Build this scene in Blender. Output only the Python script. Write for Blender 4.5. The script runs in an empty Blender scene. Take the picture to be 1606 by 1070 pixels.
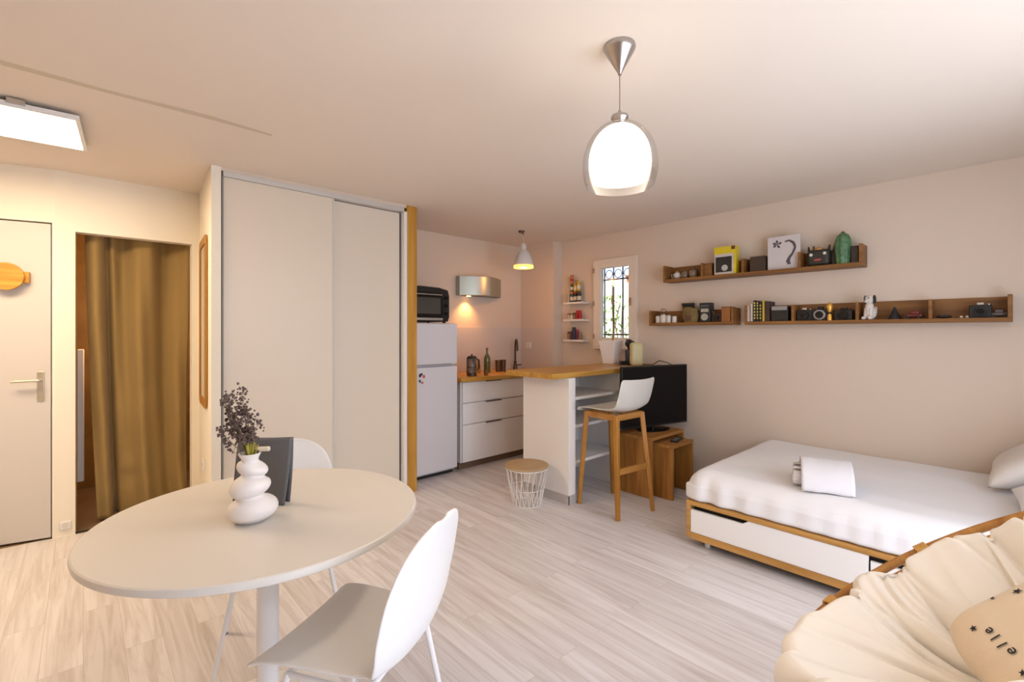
import bpy, bmesh, math, random
from mathutils import Vector, Matrix, noise
R = math.radians
random.seed(4)
COL = bpy.context.scene.collection

# ------------------------------------------------------------------ materials
MC = {}
def mat(name, col, rough=0.5, metal=0.0, emit=None, es=0.0, bump=0.0, bscale=60.0, trans=0.0, ior=1.45,
        spec=0.5, wood=None, sheen=0.0, vary=0.0, vscale=6.0, sss=0.0, coat=0.0):
    if name in MC: return MC[name]
    m = bpy.data.materials.new(name); m.use_nodes = True; MC[name] = m
    nt = m.node_tree; p = nt.nodes['Principled BSDF']; N = nt.nodes.new; L = nt.links.new
    p.inputs['Base Color'].default_value = (*col, 1)
    p.inputs['Roughness'].default_value = rough
    p.inputs['Metallic'].default_value = metal
    p.inputs['IOR'].default_value = ior
    p.inputs['Specular IOR Level'].default_value = spec
    p.inputs['Transmission Weight'].default_value = trans
    p.inputs['Sheen Weight'].default_value = sheen
    p.inputs['Coat Weight'].default_value = coat
    if emit:
        p.inputs['Emission Color'].default_value = (*emit, 1); p.inputs['Emission Strength'].default_value = es
    tc = N('ShaderNodeTexCoord')
    if wood is not None:   # wood = (second colour, axis of the grain, scale)
        c2, ax, sc = wood
        mp = N('ShaderNodeMapping'); s = [sc*9, sc*9, sc*9]; s['xyz'.index(ax)] = sc*0.7
        mp.inputs['Scale'].default_value = s; L(tc.outputs['Object'], mp.inputs['Vector'])
        n = N('ShaderNodeTexNoise'); n.inputs['Scale'].default_value = 2.2; n.inputs['Detail'].default_value = 6
        n.inputs['Distortion'].default_value = .6; L(mp.outputs[0], n.inputs['Vector'])
        r = N('ShaderNodeValToRGB'); r.color_ramp.elements[0].position = .33; r.color_ramp.elements[1].position = .68
        r.color_ramp.elements[0].color = (*c2, 1); r.color_ramp.elements[1].color = (*col, 1)
        L(n.outputs['Fac'], r.inputs['Fac']); L(r.outputs['Color'], p.inputs['Base Color'])
    elif vary > 0:
        n = N('ShaderNodeTexNoise'); n.inputs['Scale'].default_value = vscale; n.inputs['Detail'].default_value = 4
        L(tc.outputs['Object'], n.inputs['Vector'])
        r = N('ShaderNodeValToRGB'); r.color_ramp.elements[0].position = .3; r.color_ramp.elements[1].position = .7
        r.color_ramp.elements[0].color = (*[c*(1-vary) for c in col], 1); r.color_ramp.elements[1].color = (*col, 1)
        L(n.outputs['Fac'], r.inputs['Fac']); L(r.outputs['Color'], p.inputs['Base Color'])
    if bump > 0:
        n = N('ShaderNodeTexNoise'); n.inputs['Scale'].default_value = bscale; n.inputs['Detail'].default_value = 5
        L(tc.outputs['Object'], n.inputs['Vector'])
        b = N('ShaderNodeBump'); b.inputs['Strength'].default_value = bump; b.inputs['Distance'].default_value = .002
        L(n.outputs['Fac'], b.inputs['Height']); L(b.outputs[0], p.inputs['Normal'])
    return m

def floor_mat():
    m = bpy.data.materials.new('pale_oak_planks'); m.use_nodes = True
    nt = m.node_tree; p = nt.nodes['Principled BSDF']; N = nt.nodes.new; L = nt.links.new
    tc = N('ShaderNodeTexCoord')
    mp = N('ShaderNodeMapping'); mp.inputs['Rotation'].default_value = (0, 0, R(90)); L(tc.outputs['Object'], mp.inputs['Vector'])
    br = N('ShaderNodeTexBrick'); br.offset = .37; br.inputs['Scale'].default_value = 1
    br.inputs['Brick Width'].default_value = 1.28; br.inputs['Row Height'].default_value = .13
    br.inputs['Mortar Size'].default_value = .0012; br.inputs['Mortar Smooth'].default_value = .3
    br.inputs['Color1'].default_value = (.0, .0, .0, 1); br.inputs['Color2'].default_value = (1, 1, 1, 1)
    br.inputs['Mortar'].default_value = (.3, .3, .3, 1); br.inputs['Bias'].default_value = 0
    L(mp.outputs[0], br.inputs['Vector'])
    mp2 = N('ShaderNodeMapping'); mp2.inputs['Scale'].default_value = (15, .9, 1); L(tc.outputs['Object'], mp2.inputs['Vector'])
    off = N('ShaderNodeVectorMath'); off.operation = 'ADD'; L(mp2.outputs[0], off.inputs[0])
    sc = N('ShaderNodeVectorMath'); sc.operation = 'SCALE'; sc.inputs['Scale'].default_value = 9
    L(br.outputs['Color'], sc.inputs[0]); L(sc.outputs[0], off.inputs[1])
    n = N('ShaderNodeTexNoise'); n.inputs['Scale'].default_value = 1.6; n.inputs['Detail'].default_value = 8
    n.inputs['Roughness'].default_value = .6; n.inputs['Distortion'].default_value = .9; L(off.outputs[0], n.inputs['Vector'])
    r = N('ShaderNodeValToRGB'); e = r.color_ramp.elements
    e[0].position = .28; e[0].color = (.56, .51, .485, 1); e[1].position = .57; e[1].color = (.78, .755, .765, 1)
    L(n.outputs['Fac'], r.inputs['Fac'])
    mx = N('ShaderNodeMixRGB'); mx.blend_type = 'MULTIPLY'; mx.inputs['Fac'].default_value = 1
    r2 = N('ShaderNodeValToRGB'); r2.color_ramp.elements[0].color = (.86, .845, .83, 1); r2.color_ramp.elements[1].color = (1, 1, 1, 1)
    L(br.outputs['Color'], r2.inputs['Fac']); L(r.outputs['Color'], mx.inputs['Color1']); L(r2.outputs['Color'], mx.inputs['Color2'])
    mo = N('ShaderNodeMixRGB'); mo.inputs['Color2'].default_value = (.42, .35, .3, 1)
    ml = N('ShaderNodeMath'); ml.operation = 'MULTIPLY'; ml.inputs[1].default_value = .55
    L(br.outputs['Fac'], ml.inputs[0]); L(ml.outputs[0], mo.inputs['Fac']); L(mx.outputs[0], mo.inputs['Color1'])
    L(mo.outputs[0], p.inputs['Base Color'])
    p.inputs['Roughness'].default_value = .42; p.inputs['Specular IOR Level'].default_value = .45
    b = N('ShaderNodeBump'); b.inputs['Strength'].default_value = .05; b.inputs['Distance'].default_value = .001
    L(n.outputs['Fac'], b.inputs['Height']); L(b.outputs[0], p.inputs['Normal'])
    return m

WALL = mat('white_wall_paint', (.70, .59, .485), .85, bump=.25, bscale=140, spec=.2)
ENTRY_LIT = mat('wall_paint_lit_entry', (.86, .80, .68), .85, bump=.25, bscale=140, spec=.2)  # wall paint lightened for the entry, its extra brightness put into the colour
CEIL = mat('white_ceiling_paint', (.79, .70, .605), .9, bump=.15, bscale=60, spec=.15)
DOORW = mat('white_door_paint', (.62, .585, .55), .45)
WHITE = mat('white_lacquer', (.82, .80, .78), .3)
PLAST = mat('white_plastic', (.80, .79, .775), .38)
METW = mat('white_metal', (.80, .79, .78), .35)
GREYW = mat('wardrobe_panel', (.74, .655, .54), .4)
ALU = mat('brushed_aluminium', (.55, .54, .52), .35, metal=.9)
STEEL = mat('brushed_steel', (.50, .49, .46), .3, metal=1)
DSTEEL = mat('dark_steel', (.10, .07, .05), .3, metal=.8)
BLACK = mat('black_plastic', (.012, .012, .012), .4)
BLACKG = mat('black_gloss', (.008, .007, .007), .18, spec=.35)
DARK = mat('dark_gap', (.03, .025, .02), .8)
OAKV = mat('oak_vertical', (.60, .31, .045), .5, wood=((.42, .19, .022), 'z', 1.0))
OAKX = mat('oak_along_x', (.60, .33, .07), .4, wood=((.42, .205, .03), 'x', 1.0))
OAKY = mat('oak_along_y', (.50, .27, .09), .5, wood=((.32, .15, .04), 'y', 1.0))
SHELF = mat('shelf_wood', (.29, .13, .032), .5, wood=((.16, .063, .013), 'y', 1.0))
SHELFX = mat('shelf_wood_local', (.29, .13, .032), .5, wood=((.16, .063, .013), 'x', 1.0))
BEDW = mat('bed_oak', (.56, .30, .085), .5, wood=((.38, .18, .04), 'y', 1.0))
NESTW = mat('nest_wood', (.42, .19, .04), .5, wood=((.23, .085, .013), 'z', .8))
STOOLW = mat('stool_wood', (.48, .22, .035), .45, wood=((.34, .14, .018), 'z', 1.0))
RATTAN = mat('rattan', (.50, .24, .055), .45, wood=((.30, .12, .02), 'x', 1.0))
RATBIND = mat('rattan_binding', (.60, .33, .09), .5, bump=.6, bscale=150)
LINEN = mat('white_sheet', (.80, .79, .80), .85, sheen=.2, bump=.25, bscale=9)
TOWEL = mat('white_towel', (.72, .70, .71), .95, sheen=.4, bump=.7, bscale=400)
CREAM = mat('cream_canvas', (.84, .78, .69), .85, sheen=.15, bump=.35, bscale=16)
BEIGE = mat('beige_cotton', (.70, .56, .39), .9, sheen=.15, bump=.3, bscale=300)
INK = mat('black_ink', (.015, .012, .012), .7)
CURT = mat('ochre_curtain_fabric', (.30, .195, .065), .85, sheen=.1, bump=.4, bscale=90)
GLASS = mat('clear_glass', (1, 1, 1), .0, trans=1, ior=1.45)

# ------------------------------------------------------------------ mesh builder
class MB:
    def __init__(s): s.bm = bmesh.new()
    def _new(s, geom, M=None, mi=0):
        vs = [g for g in geom if isinstance(g, bmesh.types.BMVert)]
        if M is not None: bmesh.ops.transform(s.bm, matrix=M, verts=vs)
        if mi:
            for v in vs:
                for f in v.link_faces: f.material_index = mi
        return vs
    def box(s, c, d, rot=None, mi=0):
        r = bmesh.ops.create_cube(s.bm, size=1)
        M = Matrix.Translation(Vector(c)) @ (rot.to_4x4() if rot else Matrix()) @ Matrix.Diagonal((*d, 1))
        return s._new(r['verts'], M, mi)
    def bb(s, a, b, mi=0):
        return s.box([(a[i]+b[i])/2 for i in range(3)], [abs(b[i]-a[i]) for i in range(3)], mi=mi)
    def cyl(s, a, b, r1, r2=None, n=24, mi=0, caps=True):
        a = Vector(a); b = Vector(b); r2 = r1 if r2 is None else r2
        d = b-a; q = d.to_track_quat('Z', 'Y').to_matrix().to_4x4()
        r = bmesh.ops.create_cone(s.bm, cap_ends=caps, segments=n, radius1=r1, radius2=r2, depth=d.length)
        return s._new(r['verts'], Matrix.Translation((a+b)/2) @ q, mi)
    def sph(s, c, r, sc=(1, 1, 1), n=20, mi=0, rot=None):
        g = bmesh.ops.create_uvsphere(s.bm, u_segments=n, v_segments=max(6, n//2), radius=r)
        M = Matrix.Translation(Vector(c)) @ (rot.to_4x4() if rot else Matrix()) @ Matrix.Diagonal((*sc, 1))
        return s._new(g['verts'], M, mi)
    def lathe(s, prof, c=(0, 0, 0), n=40, mi=0, cap0=False, cap1=False, fn=None):
        rows = []
        for (r, z) in prof:
            row = []
            for k in range(n):
                a = 2*math.pi*k/n
                p = Vector((r*math.cos(a), r*math.sin(a), z))
                if fn: p = fn(p, a, z)
                row.append(s.bm.verts.new(p+Vector(c)))
            rows.append(row)
        for i in range(len(rows)-1):
            for k in range(n):
                f = s.bm.faces.new((rows[i][k], rows[i][(k+1) % n], rows[i+1][(k+1) % n], rows[i+1][k])); f.material_index = mi
        if cap0: s.bm.faces.new(rows[0][::-1]).material_index = mi
        if cap1: s.bm.faces.new(rows[-1]).material_index = mi
    def tube(s, pts, r, n=10, closed=False, mi=0):
        pts = [Vector(p) for p in pts]; rows = []; m = len(pts)
        rr = r if callable(r) else (lambda t: r)
        up = None
        for i, p in enumerate(pts):
            if closed: t = pts[(i+1) % m]-pts[i-1]
            else: t = pts[min(i+1, m-1)]-pts[max(i-1, 0)]
            t.normalize()
            if up is None:
                up = Vector((0, 0, 1)) if abs(t.z) < .9 else Vector((1, 0, 0))
            x = up.cross(t); x.normalize(); y = t.cross(x); up = y
            q = rr(i/max(1, m-1))
            rows.append([s.bm.verts.new(p+x*q*math.cos(2*math.pi*k/n)+y*q*math.sin(2*math.pi*k/n)) for k in range(n)])
        for i in range(m if closed else m-1):
            A = rows[i]; B = rows[(i+1) % m]
            for k in range(n):
                s.bm.faces.new((A[k], A[(k+1) % n], B[(k+1) % n], B[k])).material_index = mi
        if not closed:
            s.bm.faces.new(rows[0][::-1]).material_index = mi; s.bm.faces.new(rows[-1]).material_index = mi
    def prism(s, poly, z0, z1, M=None, mi=0):
        a = [s.bm.verts.new((x, y, z0)) for x, y in poly]; b = [s.bm.verts.new((x, y, z1)) for x, y in poly]
        n = len(poly)
        fs = [s.bm.faces.new(a[::-1]), s.bm.faces.new(b)]
        for i in range(n): fs.append(s.bm.faces.new((a[i], a[(i+1) % n], b[(i+1) % n], b[i])))
        for f in fs: f.material_index = mi
        if M is not None: bmesh.ops.transform(s.bm, matrix=M, verts=a+b)
        return a+b
    def grid(s, f, nu, nv, mi=0, wrapu=False):
        g = [[s.bm.verts.new(f(i/nu, j/nv)) for j in range(nv+1)] for i in range(nu if wrapu else nu+1)]
        for i in range(nu):
            for j in range(nv):
                a = g[i]; b = g[(i+1) % len(g)]
                s.bm.faces.new((a[j], b[j], b[j+1], a[j+1])).material_index = mi
    def rbox(s, c, d, r, cuts=14, fn=None, mi=0, rlow=None):
        b2 = bmesh.new(); bmesh.ops.create_cube(b2, size=1); bmesh.ops.subdivide_edges(b2, edges=b2.edges[:], cuts=cuts, use_grid_fill=True)
        h = [x/2 for x in d]; c = Vector(c); mp = {}
        for v in b2.verts:
            p = Vector([v.co[i]*d[i] for i in range(3)])
            rr_ = min(r if (rlow is None or p.z > 0) else rlow, min(h))
            q = Vector([max(-h[i]+rr_, min(h[i]-rr_, p[i])) for i in range(3)])
            e = p-q
            if e.length > 1e-6: p = q+e.normalized()*rr_
            if fn: p = fn(p)
            mp[v] = s.bm.verts.new(p+c)
        for f in b2.faces: s.bm.faces.new([mp[v] for v in f.verts]).material_index = mi
        b2.free()
    def build(s, name, m, parent=None, smooth=True, bevel=0.0, sub=0, solid=0.0, loc=None, seg=2, ang=35):
        bm = s.bm
        bmesh.ops.remove_doubles(bm, verts=bm.verts, dist=1e-5)
        bmesh.ops.recalc_face_normals(bm, faces=bm.faces)
        me = bpy.data.meshes.new(name); bm.to_mesh(me); bm.free()
        for q in (m if isinstance(m, (list, tuple)) else [m]): me.materials.append(q)
        if smooth:
            me.shade_smooth()
            me.set_sharp_from_angle(angle=R(ang))
        o = bpy.data.objects.new(name, me); COL.objects.link(o)
        if parent: o.parent = parent
        if loc is not None: o.location = loc
        if solid:
            q = o.modifiers.new('solid', 'SOLIDIFY'); q.thickness = solid; q.offset = 0
        if bevel:
            q = o.modifiers.new('bevel', 'BEVEL'); q.width = bevel; q.segments = seg; q.limit_method = 'ANGLE'; q.angle_limit = R(40)
        if sub:
            q = o.modifiers.new('sub', 'SUBSURF'); q.levels = sub; q.render_levels = sub
        return o

def thing(name, label, cat, loc=(0, 0, 0), rz=0.0, group=None):
    o = bpy.data.objects.new(name, None); COL.objects.link(o); o.location = loc; o.rotation_euler = (0, 0, rz)
    o.empty_display_size = .05
    o['label'] = label; o['category'] = cat
    if group: o['group'] = group
    return o
def tag(o, label, cat, group=None):
    o['label'] = label; o['category'] = cat
    if group: o['group'] = group
    return o
def struct(mb, name, m, parent=None, **k):
    o = mb.build(name, m, parent, **k)
    if not parent: o['kind'] = 'structure'
    return o
def copy_tree(o, parent=None):
    c = o.copy(); COL.objects.link(c); c.parent = parent
    for ch in list(o.children): copy_tree(ch, c)
    return c

# ------------------------------------------------------------------ camera
cam_d = bpy.data.cameras.new('camera'); cam = bpy.data.objects.new('camera', cam_d); COL.objects.link(cam)
TH = math.atan(797/732)
cam.location = (0, 0, 1.34); cam.rotation_euler = (R(90), 0, TH-R(90))
cam_d.sensor_width = 36; cam_d.lens = 732/1606*36; cam_d.shift_y = -13/1606; cam_d.clip_start = .02
bpy.context.scene.camera = cam

# ------------------------------------------------------------------ room shell
CH = 2.40
XL, XR, YF, YB = -1.9, 4.16, -.76, 4.25
m = MB(); m.bb((XL-.1, YF-.1, -.08), (XR+.1, YB+.02, 0)); struct(m, 'floor', floor_mat(), smooth=False)
m = MB(); m.bb((XL-.1, YF-.1, CH), (XR+.1, 5.6, CH+.08)); struct(m, 'ceiling', CEIL, smooth=False)
# right wall with the small window hole
WY0, WY1, WZ0, WZ1 = 2.66, 3.15, 1.215, 2.105
m = MB()
m.bb((XR, YF-.1, 0), (XR+.12, WY0, CH)); m.bb((XR, WY1, 0), (XR+.12, 4.3, CH))
m.bb((XR, WY0, 0), (XR+.12, WY1, WZ0)); m.bb((XR, WY0, WZ1), (XR+.12, WY1, CH))
struct(m, 'wall_right', WALL, smooth=False)
m = MB(); m.bb((4.0, 3.65, 0), (4.159, 4.19, CH)); struct(m, 'wall_kitchen_side', WALL, smooth=False)
m = MB(); m.bb((2.07, 4.19, 0), (4.159, 4.30, CH)); struct(m, 'wall_kitchen', WALL, smooth=False)
m = MB(); m.bb((1.985, 3.56, 0), (2.07, 4.30, CH)); struct(m, 'wall_partition', WALL, smooth=False)
# splashback panels
m = MB(); m.bb((2.64, 4.182, .905), (3.992, 4.19, 1.40)); m.bb((3.992, 3.655, .905), (4.0, 4.182, 1.40))
struct(m, 'trim_1', mat('splashback', (.64, .56, .50), .35), smooth=False)
# wardrobe back and lintel
m = MB(); m.bb((.66, 3.56, 0), (1.985, 3.62, CH)); m.bb((.648, 3.45, 2.378), (1.978, 3.56, CH)); struct(m, 'wall_back', WALL, smooth=False)
m = MB(); m.prism([(.594, 3.45), (.648, 3.45), (.715, 4.25), (.655, 4.25)], 0, CH); struct(m, 'wall_return', ENTRY_LIT, smooth=False)
# entry wall with doorway and kinked door section
def seg(mb, p, q, z0, z1, th=.09):
    p = Vector(p); q = Vector(q); d = (q-p).normalized(); n = Vector((-d.y, d.x))
    if n.y < 0: n = -n
    mb.prism([tuple(p), tuple(q), tuple(q+n*th), tuple(p+n*th)], z0, z1)
OX0, OX1, OZ = -.039, .606, 2.012
K = Vector((-.135, 4.25)); dd = Vector((-.974, .226)).normalized()
def kp(t): return tuple(K+dd*t)
m = MB()
seg(m, (OX1, 4.25), (.70, 4.25), 0, CH); seg(m, (K.x, 4.25), (OX0, 4.25), 0, CH); seg(m, (OX0, 4.25), (OX1, 4.25), OZ, CH)
seg(m, kp(0.015), kp(0), 0, CH); seg(m, kp(.88), kp(.015), 2.055, CH); seg(m, kp(1.9), kp(.88), 0, CH)
struct(m, 'wall_entry', ENTRY_LIT, smooth=False)
m = MB(); m.bb((XL-.1, YF-.1, 0), (XL, 5.0, CH)); struct(m, 'wall_left', WALL, smooth=False)
# wall behind the camera, with a wide glazed opening
m = MB(); m.bb((XL, YF-.1, 0), (.2, YF, CH)); m.bb((2.9, YF-.1, 0), (XR, YF, CH)); m.bb((.2, YF-.1, 2.2), (2.9, YF, CH))
struct(m, 'wall_front', WALL, smooth=False)
m = MB()
for x in (.2, 1.52, 2.84): m.bb((x, YF-.08, 0), (x+.06, YF-.03, 2.2))
m.bb((.26, YF-.08, 0), (2.84, YF-.03, .08)); m.bb((.26, YF-.08, 2.12), (2.84, YF-.03, 2.2)); struct(m, 'window_2', WHITE, bevel=.003)
# bathroom beyond the curtain
BATH = mat('brown_bathroom_tiles', (.36, .20, .055), .5, vary=.3)
m = MB(); m.bb((-.75, 4.34, 0), (-.7, 5.5, CH)); m.bb((-.7, 5.45, 0), (1.2, 5.5, CH)); m.bb((1.15, 4.34, 0), (1.2, 5.45, CH))
struct(m, 'wall_bathroom', BATH, smooth=False)
m = MB(); m.bb((-.75, 4.27, -.06), (1.2, 5.5, -.001)); struct(m, 'floor_bathroom', mat('bath_floor', (.30, .20, .12), .5, vary=.2), smooth=False)
m = MB(); m.bb((OX0, 4.25, 0), (OX1, 4.275, .006)); struct(m, 'trim_threshold', DARK, smooth=False)
m = MB(); m.bb((OX0-.004, 4.285, 0), (OX0+.006, 4.34, OZ)); struct(m, 'trim_2', mat('dark_jamb', (.34, .18, .04), .6), smooth=False)
# wooden post at the end of the wardrobe
m = MB(); m.bb((1.983, 3.45, 0), (2.078, 3.555, CH)); struct(m, 'trim_3', OAKV, bevel=.002)
m = MB(); m.bb((1.955, 3.448, 0), (1.982, 3.52, 2.345)); struct(m, 'trim_4', WHITE, smooth=False)
# filled crack line across the ceiling
m = MB()
pts = [(-1.9, 2.70), (-.24, 2.705), (.1, 2.712), (.45, 2.70), (.744, 2.717)]
for i in range(len(pts)-1):
    (x0, y0), (x1, y1) = pts[i], pts[i+1]; w0 = .020 + .008*(i % 2); w1 = .028-.008*(i % 2)
    if i == len(pts)-2: w1 = .012
    m.prism([(x0, y0-w0), (x1, y1-w1), (x1, y1+w1*.7), (x0, y0+w0*.7)], CH-.0015, CH+.001)
struct(m, 'trim_5', mat('old_filler', (.62, .54, .42), .9), smooth=False)
# baseboards
BB = mat('grey_baseboard', (.46, .42, .40), .6)

# ------------------------------------------------------------------ entry door
drz = math.atan2(dd.y, dd.x)
def dframe(t, z, out=0.0):   # point on the door plane, t along to the left
    n = Vector((-.226, -.974)); p = K+dd*t+n*out
    return Vector((p.x, p.y, z))
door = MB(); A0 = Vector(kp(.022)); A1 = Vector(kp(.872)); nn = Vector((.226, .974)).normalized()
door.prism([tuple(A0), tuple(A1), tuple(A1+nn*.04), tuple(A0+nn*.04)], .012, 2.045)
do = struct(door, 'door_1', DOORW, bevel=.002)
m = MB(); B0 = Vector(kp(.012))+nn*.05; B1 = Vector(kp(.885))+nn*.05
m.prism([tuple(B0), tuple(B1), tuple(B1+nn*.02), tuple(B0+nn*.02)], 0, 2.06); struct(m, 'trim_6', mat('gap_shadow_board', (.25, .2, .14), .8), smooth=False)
h = MB()
qr = Matrix.Rotation(drz, 3, 'Z')
h.box(dframe(.068, .995, .004), (.035, .008, .19), qr)
BR = mat('satin_nickel', (.62, .58, .48), .35, metal=.8)
hp = h.build('handle_plate', BR, do, bevel=.003)
h = MB(); h.tube([dframe(.068, 1.035, .005), dframe(.068, 1.035, .05), dframe(.085, 1.036, .056), dframe(.19, 1.033, .052)], .008, 12)
h.build('lever_handle', BR, do)

# round wooden hook on the door
root = thing('wall_hook', 'round wooden disc hook with a small wooden block, mounted high on the white entry door', 'hook', dframe(.18, 1.69, .003))
root.rotation_euler = (0, 0, math.atan2(-dd.y, -dd.x))
w = mat('hook_wood', (.72, .36, .06), .5, wood=((.50, .22, .03), 'x', 2.0))
m = MB(); m.cyl((-.035, -.035, 0), (-.035, -.055, 0), .085, n=48); m.cyl((-.035, 0, 0), (-.035, -.036, 0), .018); m.build('disc', w, root, bevel=.003)
m = MB(); m.box((.03, -.015, 0), (.07, .03, .07)); m.build('block', w, root, bevel=.003)
m = MB(); m.box((-.0, .0, 0), (.02, .006, .012)); 

# wall outlet near door
def outlet(label, loc, rz, w=.08, hh=.08):
    r = thing('power_outlet', label, 'outlet', loc, rz)
    m = MB(); m.box((0, -.006, 0), (w, .012, hh)); m.build('cover_plate', PLAST, r, bevel=.003)
    m = MB(); m.cyl((0, -.0125, 0), (0, -.0135, 0), w*.3, n=24); m.build('socket', mat('socket_grey', (.70, .67, .62), .5), r)
    return r
outlet('white power outlet low on the wall between the entry door and the curtain', (-.088, 4.25, .075), 0, .055, .05)
outlet('white power outlet on the splashback behind the black tap', (3.9915, 4.04, 1.19), R(-90), .08, .07)
outlet('white power outlet low on the wall end under the wooden framed mirror', (.6225, 3.86, .42), R(-85), .05, .08)

# ------------------------------------------------------------------ mirror on the return wall
ang = math.atan2(.8, .061)
root = thing('wall_mirror', 'narrow tall mirror with rounded wooden frame on the wall beside the curtained doorway', 'mirror', (.594+(3.88-3.45)*.076, 3.88, 1.415), ang)
# local x runs along the wall, local y away from it into the wall (thickness towards the room = -y?)
def rr_poly(w, hh, r, n=8):
    P = []
    for cx, cz, a0 in ((w-r, hh-r, 0), (-w+r, hh-r, 90), (-w+r, -hh+r, 180), (w-r, -hh+r, 270)):
        for k in range(n+1):
            a = R(a0+90*k/n); P.append((cx+r*math.cos(a), cz+r*math.sin(a)))
    return P
def ring(mb, outer, inner, y0, y1):
    n = len(outer)
    V = [[mb.bm.verts.new((x, y, z)) for x, z in poly] for poly in (outer, inner) for y in (y0, y1)]
    o0, o1, i0, i1 = V
    for k in range(n):
        j = (k+1) % n
        for A, B in ((o0, o1), (o1, i1), (i1, i0), (i0, o0)): mb.bm.faces.new((A[k], A[j], B[j], B[k]))
MW, MH = .235, .585
m = MB(); ring(m, rr_poly(MW, MH, .05), rr_poly(MW-.055, MH-.055, .02), .003, .013); mf = m.build('frame', mat('mirror_frame_wood', (.50, .24, .03), .45, wood=((.34, .14, .015), 'z', 1)), root)
m = MB(); m.box((0, .006, 0), (2*MW-.1, .005, 2*MH-.1)); m.build('mirror_glass', mat('mirror_tinted_reflection', (.36, .25, .14), .05, metal=1), root)  # dark brown reflection tinted into the silver itself

# ------------------------------------------------------------------ curtain and towel rail
def curt(u, v):
    z = .02+v*2.02
    x0 = .012 + (1-v)*.03*0; x0 = .008+.065*(1-v)**1.3; x1 = .60-.01*math.sin(v*5)
    x = x0+u*(x1-x0)
    y = 4.41+.055*math.sin(u*15+1.0*math.sin(v*2.1+.4)+2.2)*(.6+.4*v)+.012*math.sin(u*33+v*3)+.018*math.sin(u*7+v*3.3)*(1-v)
    y += .022*math.exp(-((v-.13)/.03)**2)*max(0, math.sin(u*5.0))-.05*math.exp(-((u-.20)/.035)**2)*0
    y += .04*(1-v)**1.3*noise.noise(Vector((u*5, v*7, 1.3)))+.09*math.exp(-((u-.19)/.035)**2)*(1-v*.15)
    if u < .16: y -= .03*(1-u/.16)
    return Vector((x, y, z))
root = thing('doorway_curtain', 'long ochre brown curtain closing the doorway to the bathroom', 'curtain', (0, 0, 0))
m = MB(); m.grid(curt, 130, 70); m.build('curtain_fabric', CURT, root, solid=.003, ang=180)
m = MB(); m.tube([(-.12, 4.40, 2.07), (.72, 4.40, 2.07)], .012); m.build('curtain_rod', DSTEEL, root)
root = thing('towel_radiator', 'white tubular towel radiator glimpsed left of the curtain in the bathroom', 'radiator', (0, 0, 0))
m = MB(); m.bb((-.035, 4.60, .26), (.005, 4.64, 1.22)); m.build('upright', METW, root, bevel=.006)
m = MB(); m.bb((-.50, 4.60, .26), (-.46, 4.64, 1.22)); m.build('upright', METW, root, bevel=.006)
for z in (.32, .52, .60, .98, 1.14):
    m = MB(); m.tube([(-.46, 4.62, z), (-.03, 4.62, z)], .011); m.build('rung', METW, root)

# ------------------------------------------------------------------ wardrobe
root = thing('sliding_wardrobe', 'built-in wardrobe with two tall pale grey sliding doors beside the wooden post', 'wardrobe', (0, 0, 0))
m = MB(); m.bb((.659, 3.447, 2.343), (1.955, 3.555, 2.3775)); m.build('top_track', mat('aluminium_track', (.62, .60, .57), .4, metal=.3), root, bevel=.001)
m = MB(); m.bb((.659, 3.447, 0), (1.953, 3.555, .012)); m.build('bottom_track', mat('aluminium_track', (1, 1, 1)), root, bevel=.001)
m = MB(); m.bb((.662, 3.462, .014), (1.372, 3.482, 2.342)); d = m.build('sliding_door', GREYW, root, bevel=.001)
m = MB(); m.bb((1.366, 3.458, .014), (1.378, 3.484, 2.342)); m.build('edge_and_gap_strip', mat('edge_grey', (.58, .57, .52), .4), d, smooth=False)
m = MB(); m.bb((1.30, 3.505, .014), (1.943, 3.525, 2.338)); d = m.build('sliding_door', GREYW, root, bevel=.001)
m = MB(); m.bb((1.943, 3.498, .014), (1.953, 3.528, 2.338)); m.build('edge_and_gap_strip', mat('gap_shade_dark', (.10, .09, .09), .5), d, smooth=False)  # dark strip painted as the shade of the gap beside this door
m = MB(); m.bb((.654, 3.452, .014), (.663, 3.50, 2.342)); m.build('side_profile', mat('edge_mid', (.30, .28, .26), .5), root, smooth=False)

# ------------------------------------------------------------------ fridge, oven, hood, kitchen units
FR = mat('fridge_white', (.70, .68, .70), .3)
root = thing('fridge', 'white two-door fridge freezer between the wooden post and the drawers', 'fridge', (2.37, 3.64, 0))
m = MB(); m.bb((-.27, .05, .03), (.265, .53, 1.43)); m.build('body', FR, root, bevel=.006)
for z0, z1 in ((.055, 1.025), (1.043, 1.425)):
    m = MB(); m.bb((-.27, 0, z0), (.265, .046, z1)); d = m.build('door', FR, root, bevel=.008, seg=3)
    if z0 > 1: m2 = MB(); m2.bb((-.25, -.004, 1.043), (.20, .012, 1.052)); m2.build('grip', mat('grip_grey', (.35, .33, .32), .5), d, bevel=.002)
m = MB(); m.bb((-.25, .06, 0), (.25, .5, .03)); m.build('plinth', DARK, root, smooth=False)
MG = [(2.222, .955, .02, .028, (.02, .02, .03)), (2.238, .965, .018, .02, (.03, .03, .06)), (2.262, .945, .02, .026, (.65, .06, .08)), (2.220, .905, .016, .024, (.05, .05, .05)), (2.245, .89, .018, .02, (.62, .12, .14))]
ML = ['topmost black fridge magnet on the left of the lower fridge door', 'dark blue fridge magnet beside the topmost black one', 'bright red fridge magnet on the lower fridge door', 'small black fridge magnet below the others on the left', 'faded red fridge magnet at the bottom of the cluster']
for (x, z, w, hh, c), lb in zip(MG, ML):
    m = MB(); m.bb((x-w/2, 3.634, z-hh/2), (x+w/2, 3.639, z+hh/2))
    tag(m.build('fridge_magnet', mat('magnet_%d' % int(z*1000), c, .5), bevel=.001), lb, 'magnet', 'magnets on the fridge door')

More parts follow.
